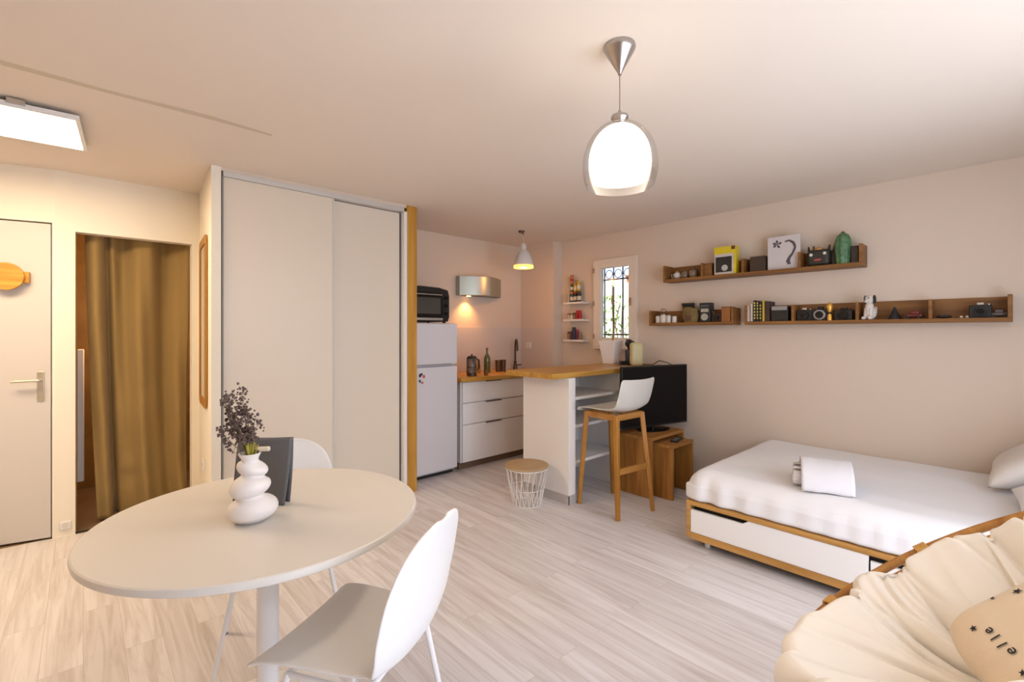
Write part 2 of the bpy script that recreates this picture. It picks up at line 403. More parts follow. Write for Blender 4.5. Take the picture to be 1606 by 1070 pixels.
root = thing('mini_oven', 'black countertop mini oven standing on top of the white fridge', 'oven', (2.37, 3.70, 1.43))
m = MB()
prof = [(-.22, .015), (.20, .015), (.215, .06), (.215, .26), (.20, .315), (.1, .335), (-.1, .34), (-.22, .335)]
m.prism(prof, 0, .36, Matrix(((1, 0, 0, 0), (0, 0, 1, 0), (0, 1, 0, 0), (0, 0, 0, 1)))); m.build('case', BLACK, root, bevel=.008)
m = MB(); m.bb((-.20, -.012, .055), (.13, .001, .285)); dr = m.build('door', BLACKG, root, bevel=.006)
m = MB(); m.bb((-.165, -.015, .085), (.105, -.0115, .235)); m.build('window', mat('oven_glass', (.07, .065, .055), .12), dr)
m = MB(); m.tube([(-.17, -.013, .262), (-.17, -.04, .262), (.10, -.04, .262), (.10, -.013, .262)], .006); m.build('handle', ALU, dr)
m = MB(); m.bb((-.19, -.014, .025), (.13, .0, .048)); m.build('trim_strip', ALU, root, bevel=.002)
for k in range(3):
    m = MB(); m.cyl((.172, .001, .24-.075*k), (.172, -.016, .24-.075*k), .016); m.build('knob', BLACKG, root, bevel=.002)
for x in (-.18, .18):
    for y in (.04, .32):
        m = MB(); m.cyl((x, y, 0), (x, y, .016), .014); m.build('foot', BLACK, root)

HOODM = mat('hood_steel', (.40, .42, .37), .38, metal=.8)
root = thing('range_hood', 'short stainless steel range hood with curved front on the kitchen wall', 'hood', (3.308, 4.19, 1.75))
m = MB()
ph = [(-.30, 0), (.30, 0)]+[(.30-.60*k/16, -.07-.13*math.sin(math.pi*k/16)) for k in range(17)]
m.prism(ph, .0, .21); m.build('canopy', HOODM, root, bevel=.003)
m = MB(); m.bb((-.24, -.10, -.004), (.27, -.03, .002)); m.build('filter', mat('filter_grey', (.2, .19, .18), .5, metal=.6), root)
m = MB(); m.cyl((-.17, -.065, -.004), (-.17, -.065, -.009), .024); m.build('lamp', mat('hood_lamp', (1, .8, .5), .4, emit=(1, .5, .15), es=12), root)

root = thing('base_cabinet', 'white kitchen base cabinet with three wide drawers beside the fridge', 'cabinet', (2.70, 3.66, 0))
m = MB(); m.bb((0, .022, .07), (.92, .52, .862)); m.bb((.90, .022, .07), (1.29, .52, .862)); m.build('carcass', WHITE, root, smooth=False)
m = MB(); m.bb((.0, .05, 0), (1.25, .07, .068)); m.build('plinth', mat('plinth_brown', (.16, .10, .06), .6), root, smooth=False)
for z0, z1 in ((.075, .437), (.445, .648), (.656, .855)):
    m = MB(); m.bb((.012, 0, z0), (.90, .02, z1)); d = m.build('drawer', WHITE, root, bevel=.002)
    m = MB(); m.bb((.30, -.018, z1-.008), (.50, .004, z1+.003)); m.build('handle', mat('handle_dark', (.22, .18, .15), .4, metal=.6), d, bevel=.001)
m = MB(); m.bb((2.655, 3.60, .865), (3.99, 4.181, .905))
tag(m.build('kitchen_worktop', OAKX, bevel=.002), 'oak kitchen worktop over the white drawers, right of the fridge', 'worktop')
# tap
root = thing('kitchen_tap', 'tall dark swan-neck tap on the kitchen worktop', 'tap', (3.80, 4.08, .905), R(-35))
m = MB(); m.cyl((0, 0, 0), (0, 0, .05), .028, .02); m.cyl((0, 0, .05), (0, 0, .10), .017); m.build('base', DSTEEL, root)
pts = [(0, 0, .09), (0, 0, .27)]+[(.0, -.085+.085*math.cos(a), .27+.085*math.sin(a)) for a in [R(q) for q in range(15, 166, 15)]]+[(0, -.185, .225)]
m = MB(); m.tube(pts, .0115, 12); m.build('spout', DSTEEL, root)
m = MB(); m.tube([(.02, 0, .05), (.075, -.01, .055)], .008); m.build('lever', DSTEEL, root)
# sink
root = thing('kitchen_sink', 'steel sink let into the worktop below the tap', 'sink', (3.62, 3.87, .905))
m = MB(); ring(m, rr_poly(.17, .17, .05), rr_poly(.145, .145, .04), 0, .004)
bmesh.ops.rotate(m.bm, verts=m.bm.verts, matrix=Matrix.Rotation(R(90), 3, 'X')); m.build('rim', STEEL, root)
m = MB(); m.box((0, 0, .0008), (.30, .30, .0012)); m.build('basin_cover', mat('sink_bowl', (.25, .24, .22), .35, metal=.8), root)
# worktop items
root = thing('french_press', 'glass french press with dark lid nearest the fridge on the worktop', 'coffee press', (2.90, 3.76, .905)); root.scale = (1.1, 1.1, 1.18)
m = MB(); m.lathe([(.042, .012), (.042, .15)], n=32); m.build('beaker', mat('smoky_glass', (.75, .65, .6), .05, trans=.85), root, solid=.003)
m = MB(); m.lathe([(.0, .185), (.008, .183), (.01, .172), (.035, .168), (.046, .155), (.046, .148), (0, .148)], n=32); m.build('lid', BLACK, root)
m = MB(); m.lathe([(0, .0), (.046, 0), (.046, .022), (0, .022)], n=32)
m.lathe([(.0445, .07), (.0445, .082)], n=32)
for a in (30, 150, 270): m.tube([(.046*math.cos(R(a)), .046*math.sin(R(a)), .01), (.046*math.cos(R(a)), .046*math.sin(R(a)), .15)], .003, 8)
m.build('frame', DSTEEL, root)
m = MB(); m.tube([(.045, 0, .145), (.085, 0, .13), (.085, 0, .06), (.045, 0, .04)], .007); m.build('handle', BLACK, root)
def bottle(name, label, loc, r, hh, m_, mcap, neck=.35, group=None, cat='bottle', lab=None):
    rt = thing(name, label, cat, loc, 0, group)
    nr = r*neck
    q = MB(); q.lathe([(0, 0), (r*.95, 0), (r, .006), (r, hh*.55), (r*.9, hh*.64), (nr, hh*.78), (nr, hh*.93), (0, hh*.93)], n=24); q.build('body', m_, rt)
    q = MB(); q.cyl((0, 0, hh*.92), (0, 0, hh), nr*1.25); q.build('cap', mcap, rt, bevel=.001)
    if lab:
        q = MB(); q.lathe([(r*1.01, hh*.15), (r*1.01, hh*.45)], n=24); q.build('label', lab, rt)
    return rt
GRN = mat('olive_glass', (.10, .11, .03), .12, coat=.5); BRNC = mat('red_brown_cap', (.25, .07, .03), .4)
bottle('oil_bottle', 'tapering olive green bottle with brown cap on the kitchen worktop', (3.24, 3.93, .905), .036, .27, GRN, BRNC, .3)
bottle('oil_bottle', 'small amber bottle between the french press and the green bottle', (3.12, 3.93, .905), .022, .15, mat('amber_glass', (.45, .22, .05), .2), mat('gold_cap', (.5, .3, .1), .3, metal=.6), .5)
for i, (x, y, lb) in enumerate([(3.40, 3.93, 'left dark tumbler beside the green bottle on the worktop'), (3.49, 3.95, 'right dark tumbler nearest the tap on the worktop')]):
    m = MB(); m.lathe([(0, .0), (.028, 0), (.036, .13), (.033, .13), (.026, .006), (0, .006)], n=28)
    o = m.build('tumbler', mat('dark_metal_cup', (.18, .11, .07), .3, metal=.8)); o.location = (x, y, .905); tag(o, lb, 'cup', 'dark tumblers on the worktop')
m = MB(); m.lathe([(0, 0), (.02, 0), (.025, .05), (.02, .05), (0, .01)], n=20)
o = m.build('small_jar', mat('brown_jar', (.22, .09, .04), .3)); o.location = (3.02, 3.68, .905); tag(o, 'tiny brown jar at the front edge of the worktop', 'jar')

# ------------------------------------------------------------------ bar
PAN = mat('bar_panel_white', (.80, .76, .72), .6)
root = thing('bar_unit', 'white breakfast bar base with solid end panel and open shelves under the oak counter', 'bar unit', (0, 0, 0))
m = MB(); m.bb((2.776, 2.37, 0), (2.856, 2.88, .985)); m.build('end_panel', PAN, root, bevel=.002)
m = MB(); m.bb((2.857, 2.84, 0), (4.155, 2.88, .985)); m.build('back_panel', PAN, root, smooth=False)
m = MB(); m.bb((3.47, 2.385, 0), (3.50, 2.84, .985)); m.build('divider', PAN, root, smooth=False)
for z in (.312, .598, .818):
    m = MB(); m.bb((2.857, 2.382, z-.012), (3.469, 2.839, z+.012)); m.build('shelf', WHITE, root, bevel=.001)
m = MB(); m.bb((2.77, 2.364, 0), (2.7755, 2.88, .07)); m.bb((2.77, 2.364, 0), (2.858, 2.3695, .07)); m.bb((2.857, 2.834, 0), (3.469, 2.8395, .07)); m.build('baseboard', BB, root, smooth=False)
m = MB(); m.prism([(2.598, 2.375), (4.155, 2.375), (4.155, 2.90), (2.598, 2.90)], .987, 1.028)
tag(m.build('oak_countertop', OAKX, bevel=.003), 'thick oak counter top over the white bar, reaching the window wall', 'worktop')

# planter on the bar
root = thing('white_planter', 'square tapering white planter with thin brown stem on the bar below the window', 'planter', (3.93, 2.80, 1.028), R(8))
m = MB(); a = [(-.06, -.06), (.06, -.06), (.06, .06), (-.06, .06)]
b0 = [m.bm.verts.new((x, y, 0)) for x, y in a]; b1 = [m.bm.verts.new((x*1.55, y*1.55, .235)) for x, y in a]
b2 = [m.bm.verts.new((x*1.42, y*1.42, .235)) for x, y in a]; b3 = [m.bm.verts.new((x*1.3, y*1.3, .19)) for x, y in a]
m.bm.faces.new(b0[::-1]); m.bm.faces.new(b3)
for P, Q in ((b0, b1), (b1, b2), (b2, b3)):
    for k in range(4): m.bm.faces.new((P[k], P[(k+1) % 4], Q[(k+1) % 4], Q[k]))
m.build('pot', mat('white_ceramic_matt', (.82, .76, .72), .5), root, bevel=.006)
m = MB(); m.box((0, 0, .187), (.15, .15, .01)); m.build('soil', mat('soil', (.06, .04, .02), .9), root)
m = MB(); m.tube([(.02, -.01, .19), (.022, -.012, .35), (.012, -.01, .62), (.015, -.01, .8)], lambda t: .005 if t < .9 else .004, 8)
m.cyl((.018, -.012, .2), (.018, -.012, .3), .011, .008); m.cyl((.012, -.01, .60), (.014, -.01, .69), .010); m.build('stem', mat('bare_stem', (.38, .24, .08), .8), root)
# coffee machine
root = thing('coffee_machine', 'black and cream capsule coffee machine on the bar behind the television', 'coffee machine', (3.90, 2.52, 1.028), R(-125))
CRM = mat('cream_plastic', (.62, .55, .30), .35)
m = MB(); m.rbox((.05, .01, .11), (.085, .12, .22), .028, 10); m.build('water_tank', CRM, root)
m = MB(); m.rbox((-.03, .0, .075), (.07, .12, .15), .01, 8); m.box((-.035, -.085, .02), (.06, .07, .04)); m.build('body', BLACKG, root)
m = MB(); m.rbox((-.035, -.02, .205), (.075, .09, .06), .028, 8); m.cyl((-.035, -.02, .15), (-.035, -.02, .185), .02, .03); m.build('brew_head', BLACK, root)
m = MB(); m.tube([(-.075, -.04, .238), (-.02, -.02, .242), (.03, -.03, .22), (.05, -.04, .19)], .008); m.build('lever', BLACK, root)
rc = Matrix.Rotation(R(125), 3, 'Z')
m = MB(); m.tube([rc @ (Vector(p)-Vector((3.90, 2.52, 1.028))) for p in [(3.96, 2.46, 1.034), (4.02, 2.38, 1.034), (4.03, 2.32, 1.075), (4.035, 2.24, 1.06), (4.04, 2.18, 1.034), (4.06, 2.16, .92)]], .004, 8); m.build('power_cord', BLACK, root)

# window in the right wall
m = MB()
FWd = mat('window_frame_paint', (.80, .72, .62), .45)
def yzring(mb, y0, y1, z0, z1, w, x0, x1, wb=None):
    wb = wb or w
    mb.bb((x0, y0, z0), (x1, y0+w, z1)); mb.bb((x0, y1-w, z0), (x1, y1, z1))
    mb.bb((x0, y0+w, z1-w), (x1, y1-w, z1)); mb.bb((x0, y0+w, z0), (x1, y1-w, z0+wb))
win = MB(); yzring(win, 2.635, 3.178, 1.19, 2.128, .035, 4.135, 4.16); wo = struct(win, 'window_1', FWd, bevel=.003)
m = MB(); yzring(m, 2.667, 3.146, 1.222, 2.098, .062, 4.142, 4.19); sa = m.build('sash', FWd, wo, bevel=.004)
m = MB(); m.bb((4.172, 2.725, 1.28), (4.176, 3.088, 2.04)); m.build('pane', GLASS, sa, smooth=False)
m = MB(); yzring(m, 2.722, 3.091, 1.277, 2.043, .008, 4.165, 4.171); m.build('gasket', mat('gasket_dark', (.12, .1, .08), .6), sa)
for z in (1.30, 1.66, 2.02):
    m = MB(); m.cyl((4.128, 3.172, z-.025), (4.128, 3.172, z+.025), .009); m.build('hinge', mat('hinge_brown', (.40, .25, .15), .4, metal=.5), wo)
m = MB(); m.bb((4.125, 2.70, 1.62), (4.141, 2.715, 1.70)); m.build('handle', mat('hinge_brown', (.4, .25, .15)), sa, bevel=.002)
m = MB(); m.bb((4.11, 2.64, 1.165), (4.16, 3.17, 1.189)); m.build('sill', FWd, wo, bevel=.003)
root = thing('window_grille', 'dark wrought iron grille outside the small kitchen window', 'grille', (4.32, 2.9, 1.2))
IRON = mat('wrought_iron', (.05, .055, .05), .5, metal=.5)
for y in (-.10, .02, .14, .26):
    m = MB(); m.tube([(0, y, -.1), (0, y, 1.0)], .008, 8); m.build('bar', IRON, root)
for z in (.12, .73):
    m = MB(); m.bb((-.006, -.3, z-.008), (.006, .45, z+.008)); m.build('rail', IRON, root)
m = MB()
for cy in (-.04, .08, .20):
    m.tube([(0, cy+.045*math.cos(R(a)), .79+.045*math.sin(R(a))) for a in range(0, 360, 20)], .005, 6, closed=True)
m.build('scroll', IRON, root)
# outdoors
m = MB(); m.bb((5.9, 3.0, -.2), (6.0, 7.5, 2.10)); m.bb((5.9, 4.38, 2.10), (6.0, 7.5, 3.4)); tag(m.build('garden_wall', mat('cream_render', (.80, .74, .62), .9, vary=.1), smooth=False), 'pale rendered outside wall seen through the kitchen window', 'wall')
m = MB(); m.bb((5.6, 3.0, 2.10), (6.2, 3.74, 2.15)); m.bb((5.62, 3.0, 2.05), (5.9, 3.74, 2.10))
tag(m.build('tiled_roof_edge', mat('terracotta', (.70, .22, .07), .8), smooth=False), 'orange terracotta roof edge seen at the top of the kitchen window', 'roof')
m = MB(); m.bb((4.25, 1.0, -.2), (9, 9, -.1)); g = m.build('ground', mat('garden_ground', (.35, .36, .2), .9), smooth=False); g['kind'] = 'structure'
root = thing('garden_shrub', 'light green leafy shrub outside the kitchen window', 'shrub', (5.3, 3.75, -.1))
rs = random.Random(3); m = MB(); st = MB()
for k in range(7):
    st.tube([(0, 0, 0), (rs.uniform(-.15, .15), rs.uniform(-.2, .2), .9), (rs.uniform(-.3, .3), rs.uniform(-.5, .5), rs.uniform(1.5, 2.0))], .008, 6)
for k in range(650):
    c = Vector((rs.gauss(0, .18), rs.gauss(0, .30), rs.uniform(.6, 1.95)))
    q = Matrix.Rotation(rs.uniform(0, 6.3), 3, 'Z') @ Matrix.Rotation(rs.uniform(-1.2, 1.2), 3, 'X')
    vs = [c+q @ Vector(p) for p in ((0, -.035, 0), (.016, 0, .004), (0, .04, 0), (-.016, 0, .004))]
    m.bm.faces.new([m.bm.verts.new(v) for v in vs])
m.build('leaves', mat('leaf_green', (.22, .36, .06), .6), root); st.build('stems', mat('stem_brown', (.2, .12, .06), .8), root)

# ------------------------------------------------------------------ kitchen pendant and spice shelves
root = thing('kitchen_pendant', 'small white cone pendant lamp hanging in the kitchen corner, glowing orange', 'lamp', (3.39, 3.513, 0))
m = MB(); m.cyl((-.03, 0, 2.38), (-.03, 0, 2.3995), .028, .035); m.tube([(-.03, 0, 2.385), (-.01, .0, 2.37), (0, 0, 2.355)], .006); m.build('ceiling_hook', DSTEEL, root)
m = MB(); m.tube([(-.02, 0, 2.385), (0, 0, 2.33), (0, 0, 2.27)], .003, 8); m.build('cord', METW, root)
m = MB(); m.lathe([(.0, 2.275), (.016, 2.272), (.027, 2.255), (.030, 2.235), (.026, 2.215), (.030, 2.205), (.058, 2.175), (.080, 2.130), (.094, 2.080), (.102, 2.045)], n=36); m.build('shade', mat('lamp_shade_white', (.74, .70, .66), .5), root, solid=.003)
m = MB(); m.lathe([(.0, 2.055), (.100, 2.048), (.106, 2.038), (.104, 2.016), (.0, 2.010)], n=36); m.build('diffuser', mat('warm_diffuser', (.5, .3, .12), .5, emit=(1, .50, .13), es=1.5), root)

def spice_shelf(z, label):
    r = thing('spice_shelf', label, 'shelf', (4.16, 3.39, z), R(-90), 'small white spice shelves')
    m = MB(); m.bb((-.145, -.115, -.022), (.145, -.001, -.006)); m.build('ledge', WHITE, r, bevel=.002)
    m = MB(); m.bb((-.145, -.119, -.022), (.145, -.115, -.0)); m.build('front_lip', WHITE, r, bevel=.001)
    return r
for z, lb in ((1.685, 'topmost small white spice shelf left of the window'), (1.492, 'middle small white spice shelf left of the window'), (1.262, 'lowest small white spice shelf left of the window')):
    spice_shelf(z, lb)
def jar(name, label, y, z, r, hh, body, cap, cat='jar', group=None, x=4.10, capf=.2, lab=None):
    rt = thing(name, label, cat, (x, y, z), 0, group)
    q = MB(); q.lathe([(0, 0), (r, 0), (r, hh*(1-capf)), (r*.8, hh*(1-capf*.8)), (0, hh*(1-capf*.8))], n=20); q.build('body', body, rt)
    q = MB(); q.cyl((0, 0, hh*(1-capf)), (0, 0, hh), r*.88); q.build('lid', cap, rt, bevel=.001)
    if lab:
        q = MB(); q.lathe([(r*1.02, hh*.2), (r*1.02, hh*.55)], n=20); q.build('label', lab, rt)
    return rt
c = lambda n, k, r=.4: mat(n, k, r)
RED = c('spice_red', (.42, .02, .015)); YEL = c('spice_yellow', (.62, .40, .04)); DKG = c('spice_dark_green', (.05, .07, .02)); ORG = c('spice_orange', (.55, .20, .04))
DBR = c('spice_dark', (.03, .018, .014)); CRL = c('paper_cream', (.66, .58, .44)); BRG = c('jar_brown', (.30, .16, .06)); CLR = c('jar_clear', (.50, .42, .35), .15); NVY = c('navy_tin', (.02, .03, .06)); PUR = c('purple_tin', (.13, .02, .07))
z = 1.664
S1 = [(3.505, .018, .10, CLR, CLR, 'pale clear jar at the left end of the top spice shelf', None), (3.455, .022, .125, DKG, ORG, 'dark green jar under the tall stack on the top spice shelf', CRL),
      (3.405, .022, .125, DBR, RED, 'dark jar with red lid in the middle of the top spice shelf', CRL), (3.35, .024, .13, DBR, DKG, 'dark jar with cream label at the right end of the top spice shelf', CRL)]
for y, r, hh, b, cp, lb, la in S1: jar('spice_jar', lb, y, z+.016, r, hh, b, cp, 'jar', 'jars on the top spice shelf', lab=la)
S2 = [(3.455, .020, .10, DKG, BRG, 'green jar stacked second on the tall stack of the top spice shelf', CRL), (3.405, .02, .09, YEL, ORG, 'yellow jar stacked in the middle of the top spice shelf', CRL), (3.355, .022, .115, YEL, YEL, 'yellow jar stacked at the right of the top spice shelf', CRL)]
for y, r, hh, b, cp, lb, la in S2: jar('spice_jar', lb, y, z+.016+(.126 if y < 3.37 or y > 3.45 else .126)+(.004 if y < 3.37 else 0), r, hh, b, cp, 'jar', 'jars stacked on the top spice shelf', lab=la)
jar('spice_jar', 'multicoloured jar at the very top of the tall spice stack', 3.455, z+.016+.226, .020, .09, ORG, BRG, lab=RED)
z = 1.487
for y, r, hh, b, cp, lb in [(3.50, .02, .075, CLR, BRG, 'cream jar at the left end of the middle spice shelf'), (3.455, .02, .075, CRL, BRG, 'second cream jar on the middle spice shelf'), (3.415, .018, .08, BRG, DKG, 'brown jar in the centre of the middle spice shelf'),
                            (3.378, .017, .105, RED, RED, 'left red bottle on the middle spice shelf'), (3.335, .019, .105, RED, RED, 'right red bottle on the middle spice shelf')]:
    jar('spice_jar', lb, y, z, r, hh, b, cp, group='jars on the middle spice shelf', capf=.3)
z = 1.257
for y, r, hh, b, cp, lb in [(3.50, .019, .095, BRG, DBR, 'amber jar at the left end of the lowest spice shelf'), (3.455, .014, .10, PUR, DBR, 'thin dark jar beside the amber one on the lowest spice shelf'), (3.422, .023, .145, NVY, NVY, 'tall navy tin on the lowest spice shelf'),
                            (3.378, .018, .12, PUR, RED, 'purple jar right of the navy tin on the lowest spice shelf'), (3.336, .020, .09, BRG, BRG, 'brown jar at the right end of the lowest spice shelf')]:
    jar('spice_jar', lb, y, z, r, hh, b, cp, group='jars on the lowest spice shelf')

# ------------------------------------------------------------------ lamps on the ceiling
root = thing('glass_pendant', 'pendant lamp with white opal shade inside a clear glass bell, hanging mid-room', 'lamp', (1.46, 1.001, 0))
m = MB(); m.lathe([(0, 2.3995), (.056, 2.3995), (.058, 2.39), (.053, 2.378), (.008, 2.300), (.006, 2.292), (0, 2.292)], n=48); m.build('ceiling_rose', mat('rose_metal', (.45, .42, .40), .28, metal=1), root)
m = MB(); m.tube([(0, 0, 2.30), (0, 0, 2.15)], .0022, 8); m.build('cord', mat('cord_brown', (.35, .25, .2), .5), root)
m = MB(); m.lathe([(0, 2.162), (.006, 2.16), (.007, 2.147), (.030, 2.142), (.032, 2.132), (.022, 2.118), (.020, 2.105), (0, 2.105)], n=36); m.build('cap', mat('rose_metal', (1, 1, 1)), root)
def bell(R0, zt, zb, n=16, end=.82):
    P = []
    for k in range(n+1):
        t = k/n; a = R(8)+t*(R(118)-R(8))
        P.append((R0*math.sin(a)**.92, zt-(zt-zb)*(1-math.cos(a))/(1-math.cos(R(118)))))
    return P
m = MB(); m.lathe(bell(.136, 2.118, 1.880), n=56)
tg = bpy.data.materials.new('thin_clear_glass'); tg.use_nodes = True; nt = tg.node_tree; nt.nodes.clear()
o_ = nt.nodes.new('ShaderNodeOutputMaterial'); t_ = nt.nodes.new('ShaderNodeBsdfTransparent'); g_ = nt.nodes.new('ShaderNodeBsdfGlossy'); g_.inputs['Roughness'].default_value = .05
f_ = nt.nodes.new('ShaderNodeLayerWeight'); f_.inputs['Blend'].default_value = .22; x_ = nt.nodes.new('ShaderNodeMixShader'); t_.inputs['Color'].default_value = (.93, .93, .92, 1)
nt.links.new(f_.outputs['Facing'], x_.inputs[0]); nt.links.new(t_.outputs[0], x_.inputs[1]); nt.links.new(g_.outputs[0], x_.inputs[2]); nt.links.new(x_.outputs[0], o_.inputs[0])
m.build('glass_bell', tg, root)
m = MB(); P = bell(.112, 2.108, 1.905); m.lathe(P+[(P[-1][0]-.006, P[-1][1]+.001)], n=56); m.build('opal_shade', mat('opal_glass', (1, .97, .92), .4, emit=(1, .86, .70), es=4.2), root)
m = MB(); m.sph((0, 0, 2.0), .032); m.cyl((0, 0, 2.02), (0, 0, 2.106), .015); m.build('bulb', mat('bulb_glow', (1, 1, 1), .4, emit=(1, .86, .68), es=40), root)

root = thing('ceiling_light_panel', 'bright rectangular light panel mounted on the ceiling in front of the entry door', 'ceiling light', (-.628, 3.34, 2.40), R(-3.5))
m = MB(); ring(m, [(x, y) for x, y in ((-.63, -.25), (.63, -.25), (.63, .25), (-.63, .25))], [(x, y) for x, y in ((-.615, -.235), (.615, -.235), (.615, .235), (-.615, .235))], -.042, -.020)
bmesh.ops.rotate(m.bm, verts=m.bm.verts, matrix=Matrix(((1, 0, 0), (0, 0, 1), (0, 1, 0)))); 
m.bb((-.625, -.245, -.025), (.625, .245, -.019)); m.build('frame', METW, root, smooth=False)
m = MB(); m.bb((-.614, -.234, -.041), (.614, .234, -.026)); m.build('diffuser', mat('panel_glow', (1, .9, .75), .5, emit=(1, .76, .50), es=21), root, smooth=False)
for x in (-.42, .42):
    m = MB(); m.bb((x-.04, -.2, -.019), (x+.04, .2, -.0005)); m.bb((x-.03, -.262, -.030), (x+.03, -.2, -.008)); m.build('bracket', ALU, root, smooth=False)

# ------------------------------------------------------------------ wall shelves
def wall_shelf(name, label, y0, y1, z0, z1, dividers, slopes=False):
    r = thing(name, label, 'shelf', (4.16, y0, z0), R(-90))
    Lg = y0-y1
    m = MB(); m.bb((0, -.16, 0), (Lg, -.001, .026)); m.build('board', SHELFX, r, bevel=.002)
    m = MB(); m.bb((.018, -.016, .026), (Lg-.018, -.001, z1-z0)); m.build('back_board', SHELFX, r, bevel=.001)
    for i, x in enumerate([0, Lg-.02]):
        m = MB(); m.bb((x, -.16, .026), (x+.02, -.001, z1-z0+.006)); m.build('end_panel', SHELFX, r, bevel=.002)
    for x in dividers:
        m = MB(); h0 = z1-z0-.005
        m.prism([(-.155, .026), (-.016, .026), (-.016, h0), (-.155, h0-.0)], x, x+.018, Matrix(((0, 0, 1, 0), (1, 0, 0, 0), (0, 1, 0, 0), (0, 0, 0, 1))))
        m.build('divider', SHELFX, r, bevel=.002)
    return r
UZ, LZ = 1.811, 1.405
ty = lambda y0, y: y0-y
wall_shelf('wall_shelf', 'upper long wooden wall shelf under the ceiling, above the other two shelves', 2.263, .745, UZ, UZ+.148, [ty(2.263, y) for y in (1.905, 1.56, 1.145)])
wall_shelf('wall_shelf', 'short wooden wall shelf nearest the window, lower left', 2.410, 1.622, LZ+.002, LZ+.140, [])
wall_shelf('wall_shelf', 'lower long wooden wall shelf above the bed with books at its left end', 1.533, .03, LZ, LZ+.155, [ty(1.533, y) for y in (1.19, .785, .40)])

def item(name, label, cat, y, z, x=4.08, rz=-90, group=None): return thing(name, label, cat, (x, y, z), R(rz), group)
zu = UZ+.026+.0005; zl = LZ+.026+.0005; zs = LZ+.028+.0005
def camera_obj(name, label, y, z, w, hh, dp, body, lens, silver=True, x=4.07, lr=None, rz=-90):
    r = item(name, label, 'camera', y, z, x, rz)
    lr = lr or hh*.3
    m = MB(); m.bb((-w/2, -dp/2, 0), (w/2, dp/2, hh*.82)); m.build('body', body, r, bevel=.004)
    m = MB(); m.cyl((0, -dp/2+.002, hh*.4), (0, -dp/2-.02, hh*.4), lr); m.build('lens_barrel', lens, r, bevel=.002)
    m = MB(); m.cyl((0, -dp/2-.0195, hh*.4), (0, -dp/2-.022, hh*.4), lr*.7); m.build('lens_glass', BLACKG, r)
    m = MB(); m.bb((-w*.16, -dp/2+.004, hh*.82), (w*.16, dp/2-.01, hh)); m.cyl((w*.36, 0, hh*.8), (w*.36, 0, hh*.92), w*.06); m.build('viewfinder', STEEL if silver else body, r, bevel=.003)
    return r
# upper shelf, left to right
CW = mat('white_ceramic', (.70, .64, .58), .3); GREY = c('mid_grey', (.30, .28, .27)); TAN = c('tan', (.42, .26, .13))
r = item('small_teapot', 'little white teapot near the left end of the upper shelf', 'teapot', 2.165, zu)
m = MB(); m.sph((0, 0, .034), .036, (1, 1, .9)); m.build('body', CW, r)
m = MB(); m.sph((0, 0, .073), .008); m.lathe([(.0, .072), (.018, .066), (.02, .062)], n=16); m.build('lid', TAN, r)
m = MB(); m.tube([(.03, 0, .02), (.052, 0, .04), (.056, 0, .058)], .006); m.build('spout', CW, r)
m = MB(); m.tube([(-.03, 0, .052), (-.056, 0, .048), (-.052, 0, .02), (-.03, 0, .016)], .004); m.build('handle', CW, r)
for y, s, lb in ((2.09, 1.0, 'round glass pot beside the white teapot on the upper shelf'), (2.01, 1.15, 'wide low glass bowl on the upper shelf, left of its first divider')):
    r = item('glass_pot', lb, 'pot', y, zu)
    m = MB(); m.lathe([(0, 0), (.022*s, 0), (.034*s, .025*s), (.03*s, .055*s), (.024*s, .066*s)], n=24); m.build('body', mat('brown_glass', (.42, .30, .2), .1, trans=.5), r, solid=.003)
    m = MB(); m.lathe([(0, .075*s), (.01, .072*s), (.03*s, .068*s), (.0, .066*s)], n=24); m.build('rim', CLR, r)
for y, w, hh, lb in ((1.90, .05, .105, 'wooden block standing left of the yellow camera box on the upper shelf'),):
    r = item('wooden_box', lb, 'box', 1.855, zu)
    m = MB(); m.bb((-.035, -.05, 0), (.035, .05, .10)); m.build('body', SHELFX, r, bevel=.003)
    m = MB(); m.bb((-.037, -.052, .10), (.037, .052, .112)); m.build('lid', SHELFX, r, bevel=.002)
r = item('camera_box', 'yellow and white box with a black camera on its front, on the upper shelf', 'box', 1.700, zu, 4.055)
YB_ = c('bright_yellow', (.70, .55, .02))
m = MB(); m.bb((-.09, -.035, 0), (.09, .035, .235)); m.build('carton', c('carton_white', (.62, .56, .52)), r, bevel=.002)
m = MB(); m.bb((-.091, -.037, .175), (.091, .036, .236)); m.bb((.074, -.037, .0), (.0915, .036, .175)); m.build('yellow_band', YB_, r, bevel=.001)
m = MB(); m.bb((-.078, -.038, .02), (.058, -.0352, .15)); m.build('camera_picture', c('picture_black', (.02, .02, .02)), r, bevel=.001)
m = MB(); m.cyl((.0, -.0378, .055), (0, -.0395, .055), .026); m.build('lens_picture', c('picture_grey', (.5, .5, .45)), r)
m = MB(); m.bb((.055, -.0385, .205), (.085, -.0368, .235)); m.build('corner_mark', c('corner_brown', (.12, .04, .03)), r)
r = item('dark_box', 'dark brown box between the yellow camera box and the white picture on the upper shelf', 'box', 1.445, zu)
m = MB(); m.bb((-.06, -.045, 0), (.06, .05, .115)); m.build('body', c('dark_brown_box', (.05, .03, .02)), r, bevel=.003)
m = MB(); m.bb((-.055, -.047, .115), (.055, .052, .125)); m.build('lid', c('dark_brown_lid', (.09, .055, .035)), r, bevel=.002)
